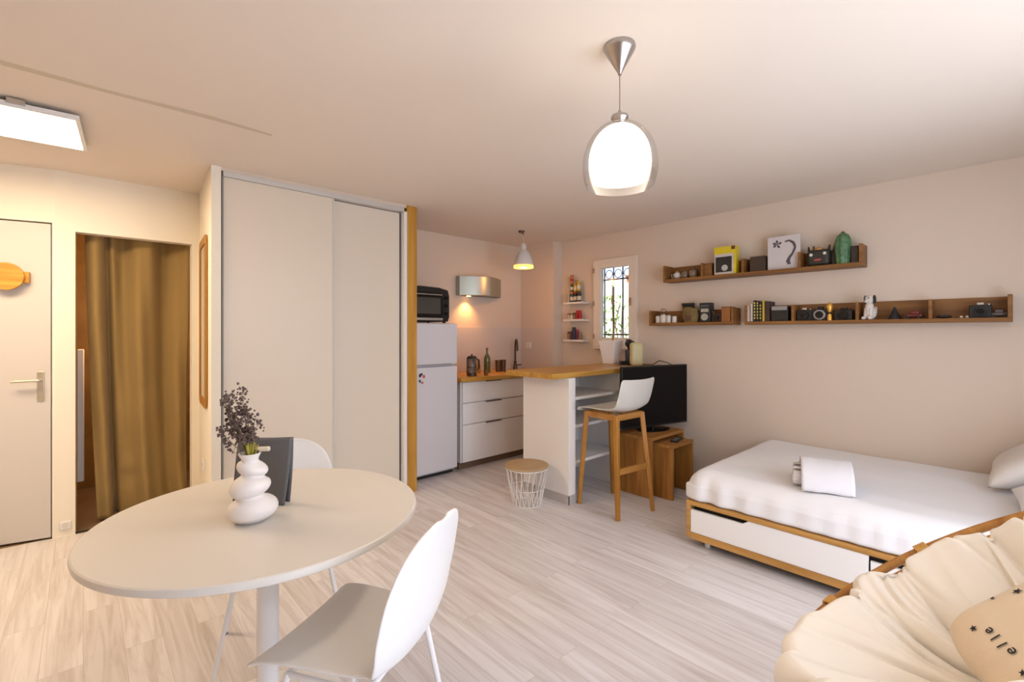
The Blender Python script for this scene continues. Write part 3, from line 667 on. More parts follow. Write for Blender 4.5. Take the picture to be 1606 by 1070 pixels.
# white picture with dark motif
r = item('picture_panel', 'large white picture with dark plant-like motifs leaning on the upper shelf', 'picture', 1.245, zu, 4.05)
m = MB(); m.bb((-.125, -.008, 0), (.105, .008, .262)); cn = m.build('canvas', c('canvas_white', (.62, .57, .56), .7), r, bevel=.002)
mk = MB()
T = Matrix(((1, 0, 0, 0), (0, 0, 1, 0), (0, 1, 0, 0), (0, 0, 0, 1)))
for k, a in enumerate((20, 95, 160, 215, 300)):
    q = Matrix.Rotation(R(a), 4, 'Z'); P = [(0, -.004), (.03, -.012), (.045, 0), (.028, .012)]
    P = [tuple((q @ Vector((x, y, 0)))[:2]) for x, y in P]; mk.prism([(x*.8-.055, y*.8+.2) for x, y in P], -.0095, -.008, T)
sw = [(.0, .215, .010), (.03, .222, .014), (.06, .20, .02), (.072, .165, .017), (.055, .12, .015), (.03, .085, .02), (.02, .05, .030), (.04, .04, .01)]
for i in range(len(sw)-1):
    x0, y0, w0 = sw[i]; x1, y1, w1 = sw[i+1]; dx, dy = x1-x0, y1-y0; l = math.hypot(dx, dy); nx, ny = -dy/l, dx/l
    mk.prism([(x0+nx*w0/2, y0+ny*w0/2), (x0-nx*w0/2, y0-ny*w0/2), (x1-nx*w1/2, y1-ny*w1/2), (x1+nx*w1/2, y1+ny*w1/2)], -.0095-.0001*i, -.008, T)
mk.build('motif', c('motif_dark', (.10, .08, .09), .8), r)
# dark grimacing mask-like figure
r = item('carved_mask', 'dark carved mask with white eyes and open mouth on the upper shelf', 'mask', 1.02, zu, 4.06)
m = MB(); m.rbox((0, 0, .062), (.15, .08, .124), .03, 10, fn=lambda p: p+Vector((0, 0, 0))*1)
for x in (-.06, .06, -.03): m.cyl((x, 0, .10), (x*1.15, 0, .155), .014, .004, 12)
m.build('head', c('mask_dark', (.035, .03, .022), .5), r)
m = MB(); m.sph((-.042, -.04, .085), .012); m.sph((.045, -.04, .09), .012); m.build('eyes', c('mask_white', (.7, .66, .6)), r)
m = MB(); m.sph((0, -.04, .045), .02, (1.3, .4, .55)); m.build('mouth', c('mask_mouth', (.35, .08, .06)), r)
m = MB(); m.lathe([(.03, .12), (.034, .135), (.0, .146)], n=16); m.build('crown', c('mask_crown', (.40, .2, .05)), r)
r = item('dark_pot', 'small dark spiky pot between the mask and the green cactus on the upper shelf', 'pot', .93, zu, 4.09)
m = MB(); m.lathe([(0, 0), (.03, 0), (.035, .08), (.02, .11), (0, .11)], n=18); m.build('body', DBR, r); m = MB(); m.cyl((0, 0, .11), (.004, 0, .16), .012, .004); m.build('tip', DBR, r)
r = item('green_cactus', 'green knobbly ceramic cactus at the right end of the upper shelf', 'ornament', .868, zu, 4.05)
m = MB(); m.lathe([(0, 0), (.04, 0), (.043, .02), (.046, .07), (.05, .13), (.048, .17), (.035, .205), (.02, .22), (0, .225)], n=48, fn=lambda p, a, z: Vector((p.x*(1+.06*math.cos(a*8)), p.y*(1+.06*math.cos(a*8)), z)))
m.build('body', mat('cactus_green', (.12, .26, .12), .45, vary=.6, vscale=40, bump=1, bscale=80), r)
m = MB(); m.sph((.0, 0, .225), .012); m.build('tip', c('cactus_tip', (.06, .12, .05)), r)
r = item('dark_box', 'dark box tucked against the right end panel of the upper shelf', 'box', .795, zu, 4.08)
m = MB(); m.bb((-.022, -.05, 0), (.022, .05, .12)); m.build('body', DBR, r, bevel=.003)

# short left shelf
for y, w, hh, lb in ((2.345, .040, .068, 'leftmost white enamel jar on the short shelf'), (2.235, .036, .072, 'third white jar from the left on the short shelf'), (2.178, .036, .062, 'grey-white jar nearest the burlap pot on the short shelf')):
    jar('white_jar', lb, y, zs, w*.62, hh, CW, c('jar_lid_grey', (.45, .42, .4)), group='white jars on the short shelf', x=4.055, capf=.12)
r = item('lantern_jar', 'white jar lantern with round wire handle on the short shelf', 'lantern', 2.288, zs, 4.05)
m = MB(); m.lathe([(0, 0), (.026, 0), (.03, .02), (.03, .06), (.022, .078), (.022, .085), (0, .085)], n=24); m.build('jar', CW, r)
m = MB(); m.lathe([(.024, .078), (.024, .09)], n=24); m.tube([(.032*math.cos(R(a)), 0, .10+.032*math.sin(R(a))) for a in range(-20, 201, 15)], .003, 8); m.build('wire_handle', DSTEEL, r)
r = item('burlap_pot', 'olive brown burlap sack pot in the middle of the short shelf', 'pot', 2.02, zs, 4.055)
m = MB(); m.lathe([(0, 0), (.062, 0), (.075, .03), (.077, .07), (.068, .10), (.078, .13), (.066, .125), (.058, .10), (0, .10)], n=40, fn=lambda p, a, z: Vector((p.x*(1+.05*math.sin(a*5+z*30)), p.y*.6*(1+.05*math.sin(a*5)), z+.008*math.sin(a*3)*(z > .08))))
m.build('sack', mat('burlap', (.25, .17, .06), .9, bump=.8, bscale=200, vary=.4, vscale=15), r)
m = MB(); m.box((-.0, -.048, .04), (.05, .004, .05)); m.build('patch', c('burlap_patch', (.12, .05, .03)), r, bevel=.001)
r = item('dark_camera', 'dark camera peeking out behind the burlap pot on the short shelf', 'camera', 2.075, zs, 4.12)
m = MB(); m.bb((-.05, -.02, 0), (.05, .015, .158)); m.build('body', BLACK, r, bevel=.004); m = MB(); m.bb((-.055, -.024, .158), (.055, .018, .18)); m.build('top', BLACK, r, bevel=.003)
r = item('instant_camera', 'upright black and white box camera with two round lenses on the short shelf', 'camera', 1.875, zs, 4.06)
m = MB(); m.bb((-.048, -.04, 0), (.048, .04, .17)); m.build('body', BLACK, r, bevel=.004)
m = MB(); m.bb((-.034, -.0415, .088), (.034, -.0395, .118)); m.build('upper_plate', c('plate_grey', (.42, .40, .33)), r)
m = MB(); m.cyl((0, -.039, .045), (0, -.05, .045), .031); m.build('lens', c('plate_grey', (.42, .40, .33)), r, bevel=.002)
m = MB(); m.bb((-.036, -.0415, .135), (.036, -.0395, .150)); m.build('viewfinder', c('plate_dark_blue', (.08, .09, .11)), r)
m = MB(); m.tube([(.05, 0, .10), (.07, -.01, .07), (.062, 0, .03)], .004, 8); m.build('crank', STEEL, r)
r = item('black_camera', 'low black camera right of the upright box camera on the short shelf', 'camera', 1.775, zs, 4.08)
m = MB(); m.bb((-.055, -.035, 0), (.05, .035, .075)); m.build('body', c('cam_black_red', (.04, .012, .015)), r, bevel=.004); m = MB(); m.cyl((-.01, -.034, .035), (-.01, -.05, .035), .022); m.build('lens', BLACKG, r)
r = item('wooden_block', 'upright reddish wooden block at the right end of the short shelf', 'block', 1.685, zs, 4.06)
m = MB(); m.bb((-.035, -.06, 0), (.035, .06, .122)); m.build('body', mat('red_wood', (.42, .17, .05), .5, wood=((.28, .10, .025), 'z', 1.2)), r, bevel=.003); m = MB(); m.bb((-.036, -.061, .122), (.036, .061, .127)); m.build('top_face', SHELFX, r)

# long lower shelf: books
BK = [(1.500, .022, .13, (.55, .42, .38), None, 'thin pinkish white book, leftmost on the lower long shelf'), (1.476, .018, .145, (.55, .50, .42), None, 'cream book second from the left on the lower long shelf'),
      (1.452, .020, .17, (.03, .02, .02), (.62, .50, .10), 'tall black book with yellow marks, first of the black ones'), (1.430, .018, .163, (.03, .02, .02), (.62, .50, .10), 'black book with yellow marks in the middle of the row'),
      (1.408, .018, .160, (.04, .03, .02), (.62, .50, .10), 'black book with yellow marks, last before the gold one'), (1.386, .017, .165, (.55, .40, .06), None, 'gold-yellow spined book on the lower long shelf'),
      (1.358, .032, .158, (.06, .03, .025), None, 'thick dark brown book at the right end of the row')]
for y, w, hh, col, mark, lb in BK:
    r = item('book', lb, 'book', y, zl, 4.06, group='books on the lower long shelf')
    k = 'book_%d' % int(y*1000)
    m = MB(); m.bb((-w/2+.001, -.066, .0), (w/2-.001, .066, hh)); m.build('cover', c(k, col, .6), r, bevel=.002)
    m = MB(); m.bb((-w/2+.003, -.062, hh-.003), (w/2-.003, .067, hh+.0005)); m.build('pages', CRL, r)
    if mark:
        m = MB()
        for zz in (.02, .045, .07, .095, .12, .14):
            if zz < hh-.02: m.bb((-w/2+.004, -.0672, zz), (w/2-.004, -.0655, zz+.013))
        m.build('spine_marks', c('spine_yellow', mark, .6), r)
r = item('black_box', 'black box with grey top beside the books on the lower long shelf', 'box', 1.275, zl, 4.07)
m = MB(); m.bb((-.06, -.06, 0), (.06, .05, .115)); m.build('body', BLACK, r, bevel=.003); m = MB(); m.bb((-.055, -.062, .085), (.055, .0, .1155)); m.build('grey_panel', GREY, r)
camera_obj('vintage_camera', 'black vintage camera just right of the first divider on the lower long shelf', 1.115, zl, .10, .10, .05, BLACK, BLACK)
camera_obj('vintage_camera', 'black camera with big grey lens, left of the golden figurine', 1.010, zl, .11, .105, .05, BLACK, GREY, False, lr=.038)
r = item('golden_figurine', 'slim golden figurine on a dark stand on the lower long shelf', 'figurine', .945, zl, 4.03)
GOLD = mat('gold', (.75, .42, .08), .3, metal=.6)
m = MB(); m.lathe([(0, 0), (.016, 0), (.014, .035), (.010, .05), (.008, .056), (.017, .075), (.021, .10), (.015, .118), (.006, .13), (0, .132)], n=20); m.build('body', GOLD, r)
m = MB(); m.lathe([(.011, .048), (.019, .053), (.011, .058)], n=20); m.build('belt', DBR, r)
camera_obj('vintage_camera', 'bulky black camera between the golden figurine and the second divider', .865, zl, .11, .09, .06, BLACK, BLACKG, False, lr=.032)
# dog figurine
r = item('dog_figurine', 'white sitting dog figurine with black ears on the lower long shelf', 'figurine', .705, zl, 4.04, -110)
DW = c('dog_white', (.66, .60, .54))
m = MB(); m.sph((0, .0, .045), .045, (.75, .9, 1.05)); m.sph((0, -.012, .085), .03, (.85, .9, 1.3)); m.sph((-.02, -.04, .012), .014, (1, 1.4, .8)); m.sph((.02, -.04, .012), .014, (1, 1.4, .8))
m.cyl((-.016, -.032, .01), (-.014, -.02, .08), .011, .014); m.cyl((.016, -.032, .01), (.014, -.02, .08), .011, .014); m.build('body', DW, r)
m = MB(); m.sph((0, -.016, .138), .031, (.95, 1, 1.05)); m.sph((0, -.045, .13), .017, (1, 1.2, .8)); m.build('head', DW, r)
for s in (-1, 1):
    m = MB(); m.sph((s*.029, -.008, .14), .02, (.4, .8, 1.5)); m.build('ear', c('dog_black', (.02, .02, .02)), r)
m = MB(); m.sph((0, -.066, .134), .005); m.sph((-.012, -.043, .148), .004); m.sph((.012, -.043, .148), .004); m.build('nose_and_eyes', c('dog_black', (.02, .02, .02)), r)
m = MB(); m.tube([(0, .035, .03), (0, .06, .05), (0, .055, .09)], .008); m.build('tail', DW, r)
r = item('black_cone', 'small black cone-shaped ornament right of the dog figurine', 'ornament', .578, zl, 4.07)
m = MB(); m.lathe([(0, 0), (.036, 0), (.034, .012), (.018, .045), (.010, .068), (0, .075)], n=24); m.build('cone', BLACK, r); m = MB(); m.sph((0, 0, .075), .009); m.build('knob', BLACK, r)
r = item('toy_car', 'tiny dark red toy car on the lower long shelf', 'toy', .478, zl, 4.06)
m = MB(); m.rbox((0, 0, .022), (.09, .04, .024), .01, 6); m.rbox((.005, 0, .042), (.05, .036, .026), .01, 6); m.build('body', c('toy_red', (.14, .02, .015)), r)
for x in (-.028, .028):
    for y in (-.021, .021):
        m = MB(); m.cyl((x, y-.003, .011), (x, y+.003, .011), .011, n=16); m.build('wheel', BLACK, r)
r = item('pebble', 'flat dark stone right of the third divider on the lower long shelf', 'stone', .33, zl, 4.05)
m = MB(); m.sph((0, 0, .012), .03, (1.3, .8, .4)); m.build('stone', DBR, r)
for y, lb in ((.248, 'left tiny white shell on the lower long shelf'), (.222, 'right tiny white shell on the lower long shelf')):
    m = MB(); m.sph((0, 0, .007), .009, (1.1, .9, .75)); o = m.build('shell', c('shell_white', (.75, .68, .55))); o.location = (4.03, y, zl); tag(o, lb, 'shell', 'tiny shells')
camera_obj('vintage_camera', 'dark camera with silver top near the right end of the lower long shelf', .165, zl, .10, .095, .06, BLACK, BLACK, True, lr=.026)
r = item('toy_car', 'tiny grey and black toy car at the right end of the lower long shelf', 'toy', .085, zl, 4.06)
m = MB(); m.rbox((0, 0, .02), (.075, .04, .02), .008, 6); m.rbox((0, 0, .038), (.04, .034, .018), .008, 6); m.build('body', c('toy_grey', (.12, .10, .09)), r)
for x in (-.024, .024):
    for y in (-.021, .021):
        m = MB(); m.cyl((x, y-.003, .01), (x, y+.003, .01), .01, n=16); m.build('wheel', BLACK, r)

# ------------------------------------------------------------------ tv on nested tables
def nest(label, x0, x1, y0, y1, h_):
    r = thing('nesting_table', label, 'table', ((x0+x1)/2, (y0+y1)/2, 0), 0, 'nested wooden tables')
    a, b = (x1-x0)/2, (y1-y0)/2; t = .026
    m = MB(); m.bb((-a, -b, h_-t), (a, b, h_)); m.build('tabletop', mat('nest_wood_x', (.46, .22, .06), .5, wood=((.27, .105, .02), 'x', .8)), r, bevel=.002)
    for s in (-1, 1):
        m = MB(); m.bb((s*a, -b, 0), (s*(a-t), b, h_-t-.0005)); m.build('side_panel', NESTW, r, bevel=.002)
    return r
nest('larger wooden nesting table carrying the television beside the bar', 3.36, 3.89, 2.0, 2.34, .492)
nest('smaller wooden nesting table pulled out from under the larger one', 3.45, 3.80, 1.87, 2.20, .437)
a0 = Vector((3.335, 2.262)); a1 = Vector((4.085, 2.07)); mid = (a0+a1)/2; dv = a1-a0; rz = math.atan2(dv.y, dv.x)
root = thing('television', 'large black flat screen television standing on the wooden tables beside the bar', 'television', (mid.x, mid.y, .492), rz)
TV = dv.length/2
m = MB(); m.bb((-TV, -.0, .030), (TV, .03, .560)); m.bb((-TV*.6, .03, .08), (TV*.6, .052, .40)); m.build('housing', BLACK, root, bevel=.003)
m = MB(); m.bb((-TV+.010, -.003, .045), (TV-.010, .0005, .550)); m.build('screen', mat('tv_screen', (.008, .006, .006), .55, spec=.15), root)
m = MB(); m.lathe([(0, 0), (.17, 0), (.17, .006), (.03, .014), (0, .014)], n=48, fn=lambda p, a, z: Vector((p.x-.03, p.y*.58-.0, z))); m.cyl((-.03, .015, .01), (-.03, .015, .06), .02); m.build('stand', BLACKG, root)
r = thing('remote_control', 'black remote control box on the smaller nesting table', 'remote', (3.66, 1.945, .4375), R(12))
m = MB(); m.bb((-.09, -.03, 0), (.09, .03, .014)); m.build('body', BLACK, r, bevel=.004); m = MB()
for i in range(5):
    for j in range(2): m.bb((-.07+i*.025, -.015+j*.02, .014), (-.058+i*.025, -.005+j*.02, .0155))
m.build('buttons', GREY, r)

# ------------------------------------------------------------------ bar stool
SH = mat('stool_shell_grey', (.62, .585, .53), .45)
root = thing('bar_stool', 'tall bar stool with wooden legs and low-backed pale grey shell seat at the bar', 'stool', (3.01, 2.11, 0), R(-3))
def shell(u, v, W, prof, wf, cup):
    # u across -1..1, v along 0..1
    n = len(prof)-1; t = v*n; i = min(int(t), n-1); f = t-i
    def pt(k): return Vector(prof[max(0, min(n, k))])
    p0, p1, p2, p3 = pt(i-1), pt(i), pt(i+1), pt(i+2)
    q = .5*((2*p1)+(-p0+p2)*f+(2*p0-5*p1+4*p2-p3)*f*f+(-p0+3*p1-3*p2+p3)*f**3)
    return q
def shell_mesh(prof, wf, cupf, nu=22, nv=40):
    m = MB()
    def f(a, v):
        u = a*2-1
        q = shell(u, v, 0, prof, wf, 0); w = wf(v)
        e = 1e-3; q2 = shell(u, min(1, v+e), 0, prof, wf, 0); q1 = shell(u, max(0, v-e), 0, prof, wf, 0)
        t = (q2-q1).normalized(); nrm = Vector((t.y, -t.x))   # profile plane is (y, z)
        c_ = cupf(v)*abs(u)**2.2
        return Vector((u*w, q.x+nrm.x*c_, q.y+nrm.y*c_))
    m.grid(f, nu, nv); return m
prof = [(.205, .735), (.19, .762), (.10, .760), (-.02, .748), (-.12, .754), (-.18, .785), (-.21, .85), (-.23, .93), (-.245, 1.00)]
def wst(v):
    w = .203
    if v < .08: w *= math.sqrt(max(0, 1-((.08-v)/.08)**2))*.35+.65
    if v > .93: w *= .9+.1*math.sqrt(max(0, 1-((v-.93)/.07)**2))
    return w
m = shell_mesh([(a, b) for a, b in prof], wst, lambda v: .032*min(1, max(0, (v-.12)/.3))*(1-.35*max(0, v-.5)))
m.build('seat_shell', SH, root, solid=.009, sub=1, ang=180)
legT = {(-1, -1): (-.155, -.135), (1, -1): (.155, -.135), (-1, 1): (-.145, .155), (1, 1): (.145, .155)}
legB = {(-1, -1): (-.20, -.185), (1, -1): (.155, -.235), (-1, 1): (-.155, .225), (1, 1): (.235, .20)}
for k in legT:
    t = Vector((*legT[k], .735)); b = Vector((*legB[k], 0))
    m = MB(); m.cyl(b, t, .020, .026, 4); m.build('leg', STOOLW, root, bevel=.004)
def beam(name, a, b, w, hh, parent, mt):
    a = Vector(a); b = Vector(b); d = b-a
    q = d.to_track_quat('X', 'Z').to_matrix()
    m = MB(); m.box((a+b)/2, (d.length, w, hh), q); return m.build(name, mt, parent, bevel=.003)
WX = mat('stool_wood_rail', (.50, .24, .06), .45, wood=((.36, .15, .03), 'x', 1.0))
T4 = [legT[(-1, -1)], legT[(1, -1)], legT[(1, 1)], legT[(-1, 1)]]
for i in range(4): beam('seat_rail', (*T4[i], .718), (*T4[(i+1) % 4], .718), .02, .045, root, WX)
def lp(k, z):
    t = Vector((*legT[k], .735)); b = Vector((*legB[k], 0)); return b+(t-b)*(z/.735)
beam('footrest', lp((-1, -1), .335), lp((1, -1), .335), .02, .045, root, WX)

# ------------------------------------------------------------------ wire basket table
root = thing('wire_basket_table', 'low white wire basket table with a round pale wood lid next to the bar', 'side table', (2.565, 2.62, 0))
m = MB(); m.lathe([(0, .292), (.166, .292), (.170, .296), (.170, .304), (.166, .308), (0, .308)], n=64); m.build('lid', mat('pale_wood_lid', (.48, .33, .18), .5, wood=((.40, .26, .13), 'x', 1)), root)
WIRE = mat('white_wire', (.78, .74, .70), .4)
cir = lambda r_, z_, n=48: [(r_*math.cos(2*math.pi*k/n), r_*math.sin(2*math.pi*k/n), z_) for k in range(n)]
m = MB(); m.tube(cir(.165, .286), .0035, 8, True); m.build('top_ring', WIRE, root)
m = MB(); m.tube(cir(.138, .13), .0025, 8, True); m.build('middle_ring', WIRE, root)
m = MB(); m.tube(cir(.112, .004), .0035, 8, True); m.build('bottom_ring', WIRE, root)
rad = lambda z_: .112+(z_-.004)/(.282)*(.053)
m = MB(); NW = 10
for k in range(NW):
    a = 2*math.pi*k/NW; st_ = 2*math.pi/NW
    P = lambda q, z_: (rad(z_)*math.cos(q), rad(z_)*math.sin(q), z_)
    m.tube([P(a, .004), P(a-st_*.28, .13), P(a-st_*.10, .286)], .0026, 6); m.tube([P(a, .004), P(a+st_*.28, .13), P(a+st_*.5, .286)], .0026, 6)
    m.tube([P(a+st_*.5, .004), P(a+st_*.28, .13)], .0026, 6); m.tube([P(a+st_*.5, .004), P(a+st_*.72, .13)], .0026, 6)
m.build('wire_mesh', WIRE, root)

# ------------------------------------------------------------------ bed
root = thing('day_bed', 'low oak bed frame with white drawer fronts along the right wall', 'bed', (2.80, .40, 0))
bx0, bx1, by0, by1 = 0.0, 1.345, -1.02, 1.024
m = MB(); m.bb((0, by0, .262), (.03, by1, .288)); m.bb((bx1-.03, by0, .262), (bx1, by1, .288)); m.bb((.03, by1-.03, .262), (bx1-.03, by1, .288)); m.bb((.03, by0, .262), (bx1-.03, by0+.03, .288)); m.build('top_rail', BEDW, root, bevel=.002)
m = MB(); m.bb((0, by1-.024, .060), (bx1, by1, .262)); m.build('end_board', BEDW, root, bevel=.002)
m = MB(); m.bb((.0, by0, .052), (.04, by1-.024, .092)); m.build('bottom_rail', BEDW, root, bevel=.002)
m = MB(); m.bb((bx1-.04, by0, .052), (bx1, by1-.024, .092)); m.build('bottom_rail', BEDW, root, bevel=.002)
m = MB(); m.bb((.05, by0+.03, .10), (bx1-.03, by1-.03, .262)); m.build('slat_base', DARK, root, smooth=False)
for y0, y1 in ((.098, by1-.027), (by0+.02, .090)):
    Mx = Matrix(((0, 0, 1, 0), (1, 0, 0, 0), (0, 1, 0, 0), (0, 0, 0, 1)))
    m = MB(); m.prism([(y0, .094), (y1, .094), (y1, .234), (y1-.31, .234), (y1-.345, .259), (y0, .259)], .004, .022, Mx); d = m.build('drawer', WHITE, root, bevel=.001)
for x in (.08, bx1-.08):
    for y in (by1-.1, by0+.1):
        m = MB(); m.cyl((x, y, 0), (x, y, .054), .016, .02); m.build('leg', METW, root)

def mfn(p):
    q = p.copy()
    side = max(0, min(1, (.085-q.z)/.10))
    if abs(q.y) > .93:
        sg = 1 if q.y > 0 else -1
        q.y += sg*((.024 if sg > 0 else 0)*max(0, min(1, (.095-q.z)/.10))+.011*side*math.sin(q.x*62+2*math.sin(q.x*7))+.004*side*math.sin(q.x*31))
    if abs(q.x) > .60:
        sg = 1 if q.x > 0 else -1; am = max(.25, min(1, (q.y-.3)*1.8)) if sg < 0 else .1
        q.x += sg*((.026*max(0, min(1, (.095-q.z)/.10)) if sg < 0 else 0)+am*side*(.010*math.sin(q.y*52+3*math.sin(q.y*5))+.003*math.sin(q.y*27)))
    if q.z > .03: q.z += .010*noise.noise(Vector((q.x*2.2, q.y*2.2, 0)))+.006*noise.noise(Vector((q.x*6, q.y*3, 4)))
    return q
m = MB(); m.rbox((0, 0, 0), (1.30, 1.985, .194), .080, 90, fn=mfn, rlow=.028)
o = m.build('mattress', LINEN, loc=(3.478, .415, .387), ang=180)
tag(o, 'mattress under a smooth white fitted sheet on the oak bed', 'mattress')
# pillows on the bed
def pillow_mesh(w, d_, t, n=36, pinch=.16, seed=0, wr=.006):
    m = MB()
    for s in (1, -1):
        def f(a, b, s=s):
            u, v = a*2-1, b*2-1
            x = u*w/2*(1-pinch*.5*(1-abs(v)**2)*0-.07*(1-v*v)*abs(u)**3); y = v*d_/2*(1-.07*(1-u*u)*abs(v)**3)
            hgt = t/2*((1-u**4)*(1-v**4))**.55
            hgt += wr*noise.noise(Vector((u*3+seed, v*3, s)))*(1-u**4)*(1-v**4)
            return Vector((x, y, s*max(0, hgt)))
        m.grid(f, n, n)
    return m
PG = mat('pillow_greywhite', (.72, .68, .64), .85, bump=.2, bscale=12)
m = pillow_mesh(.58, .60, .16, seed=2); o = m.build('bed_pillow', PG, ang=180); o.location = (3.83, -.13, .685); o.rotation_euler = (R(-34), R(0), R(0)); tag(o, 'pale grey-white pillow leaning upright at the head of the bed by the wall', 'pillow')
m = pillow_mesh(.62, .50, .14, seed=5); o = m.build('bed_pillow', LINEN, ang=180); o.location = (3.19, -.23, .575); o.rotation_euler = (R(-8), R(0), R(3)); tag(o, 'bright white pillow lying at the head of the bed nearest the armchair', 'pillow')
# towels
def towel_roll(label, loc, rz, L_=.27, rw=.055, seed=0):
    r = thing('rolled_towel', label, 'towel', loc, rz, 'white towels folded together on the bed')
    m = MB()
    def sp(a, b):
        t = a*4.6*math.pi; rr_ = rw*(.16+.84*a); x = (b-.5)*(L_-.02*noise.noise(Vector((a*4, b, seed))))
        return Vector((x, rr_*math.cos(t)*1.25, rw+rr_*math.sin(t)*.9))
    m.grid(sp, 150, 14); m.build('towel_cloth', TOWEL, r, solid=.0065, ang=180)
    return r
towel_roll('white rolled towel on the bed nearest the room', (2.975, .735, .4845), R(-72), .27, .056)
towel_roll('white rolled towel on the bed behind the front one', (3.095, .775, .4845), R(-72), .26, .052, 3)
m = MB()
def drape(a, b):
    t = a*math.pi*1.15-.1; x = (b-.5)*.235+.022; y = math.cos(t)*.150; z_ = .012+math.sin(t)*.128*(1 if math.sin(t) > 0 else 0)
    return Vector((x, y, z_+.004*noise.noise(Vector((a*5, b*5, 0)))))
m.grid(drape, 40, 16); o = m.build('folded_towel', TOWEL, solid=.016, ang=180); o.location = (3.022, .752, .488); o.rotation_euler = (0, 0, R(-72))
tag(o, 'white towel folded over the two rolled towels on the bed', 'towel')

# ------------------------------------------------------------------ round dining table
TT = mat('table_laminate', (.70, .665, .61), .38, spec=.4)
root = thing('dining_table', 'round white pedestal dining table in the left foreground', 'table', (.46, 1.722, 0))
m = MB(); m.lathe([(0, .715), (.484, .715), (.490, .719), (.492, .728), (.490, .737), (.486, .740), (0, .740)], n=128); m.build('tabletop', TT, root, ang=30)
m = MB(); m.lathe([(.034, .03), (.034, .60), (.040, .69), (.06, .714), (0, .714)], n=40); m.build('column', METW, root)
m = MB(); m.lathe([(0, 0), (.27, 0), (.272, .008), (.26, .014), (.06, .026), (.036, .034), (0, .034)], n=72); m.build('base_plate', METW, root)

# chairs
def make_chair(label, loc, rz):
    r = thing('dining_chair', label, 'chair', loc, rz, 'white shell chairs at the round table')
    prof = [(.215, .435), (.20, .455), (.12, .458), (.0, .447), (-.10, .447), (-.17, .465), (-.200, .52), (-.215, .60), (-.228, .69), (-.245, .77), (-.260, .824)]
    def w(v):
        if v < .10: return .06+.15*math.sqrt(max(0, 1-((.10-v)/.10)**2))
        if v < .45: return .21-.03*((v-.10)/.35)
        if v < .72: return .18+.038*math.sin((v-.45)/.27*math.pi/2)
        return max(.022, .218*math.sqrt(max(0, 1-((v-.72)/.282)**2)))
    m = shell_mesh(prof, w, lambda v: .032*min(1, v/.3)*(1-.75*max(0, (v-.68)/.32)), 24, 64)
    m.build('seat_shell', PLAST, r, solid=.008, sub=1, ang=180)
    for sx, sy in ((-1, 1), (1, 1), (-1, -1), (1, -1)):
        b = Vector((sx*(.245 if sy > 0 else .235), .215 if sy > 0 else -.175, .004)); t = Vector((sx*.16, .12 if sy > 0 else -.12, .430))
        m = MB(); m.tube([b, b+(t-b)*.5, t], lambda q: .008+.002*q, 12); lg = m.build('leg', METW, r)
        m = MB(); m.cyl(b-Vector((0, 0, .004)), b+Vector((0, 0, .006)), .0095); m.build('foot_cap', GREY, lg)
    m = MB(); m.tube([(-.16, .12, .426), (.16, .12, .426)], .008); m.tube([(-.16, -.12, .426), (.16, -.12, .426)], .008); m.tube([(-.16, .12, .426), (-.16, -.12, .426)], .008); m.tube([(.16, .12, .426), (.16, -.12, .426)], .008)
    m.build('under_frame', METW, r)
    return r
ch1 = make_chair('large white shell chair in the foreground on the camera side of the round table', (.603, 1.305, 0), math.atan2(.517, .856))
ch2 = copy_tree(ch1); ch2.location = (.640, 2.155, 0); ch2.rotation_euler = (0, 0, R(163))
ch2['label'] = 'white shell chair behind the round table near the wardrobe, half hidden by the pouch'

# vase
VM = mat('matte_white_ceramic', (.80, .76, .74), .5)
root = thing('sculptural_vase', 'white ceramic vase of three stacked bulges with a flared neck on the round table', 'vase', (.396, 1.664, .740)); root.scale = (.92, .92, 1)
def bl(z0, hh, r_, n=10, k=.45):
    return [(r_*(k+(1-k)*math.sin(math.pi*i/n)**.6), z0+hh*(i/n)) for i in range(n+1)]
P = [(0, 0), (.045, 0)]+bl(.0, .078, .080)[1:]+bl(.078, .062, .064, k=.55)[1:]+bl(.140, .050, .049, k=.5)[1:]+[(.026, .198), (.034, .212), (.037, .218), (.032, .217), (.022, .20), (0, .198)]
def vf(p, a, z_): return p+Vector((.006*math.sin(z_*52), .003*math.cos(z_*40), .006*math.sin(a+z_*30)*(1 if .02 < z_ < .19 else 0)))
m = MB(); m.lathe(P, n=56, fn=vf); m.build('body', VM, root, sub=1, ang=180)
# sprigs
rs = random.Random(11)
STM = c('dry_stem', (.24, .19, .10), .8); FLW = mat('dried_lavender', (.17, .115, .10), .9, vary=.4, vscale=60); LFG = c('yellow_green_stem', (.40, .36, .06), .8)
SP = ['tallest dried lavender sprig leaning far left in the vase', 'short dried sprig', 'x', 'x']
tips = [(-.115, .04, .21), (-.085, .0, .235), (-.05, .03, .24), (-.10, -.02, .13), (-.02, .01, .195), (-.055, -.02, .17), (.0, -.005, .14), (-.03, .03, .12), (-.075, .02, .16)]
labs = ['dried lavender sprig reaching furthest left from the vase', 'dried lavender sprig second from the left, near the top of the bunch', 'tallest dried lavender sprig of the bunch in the vase', 'low dried lavender sprig hanging to the left of the vase neck',
        'dried lavender sprig at the upper right of the bunch', 'dried lavender sprig at the front middle of the bunch', 'short dried lavender sprig at the right of the bunch', 'short dried lavender sprig at the back of the bunch', 'mid-height dried lavender sprig on the left of the bunch']
cr, sr = math.cos(TH-R(90)), math.sin(TH-R(90))
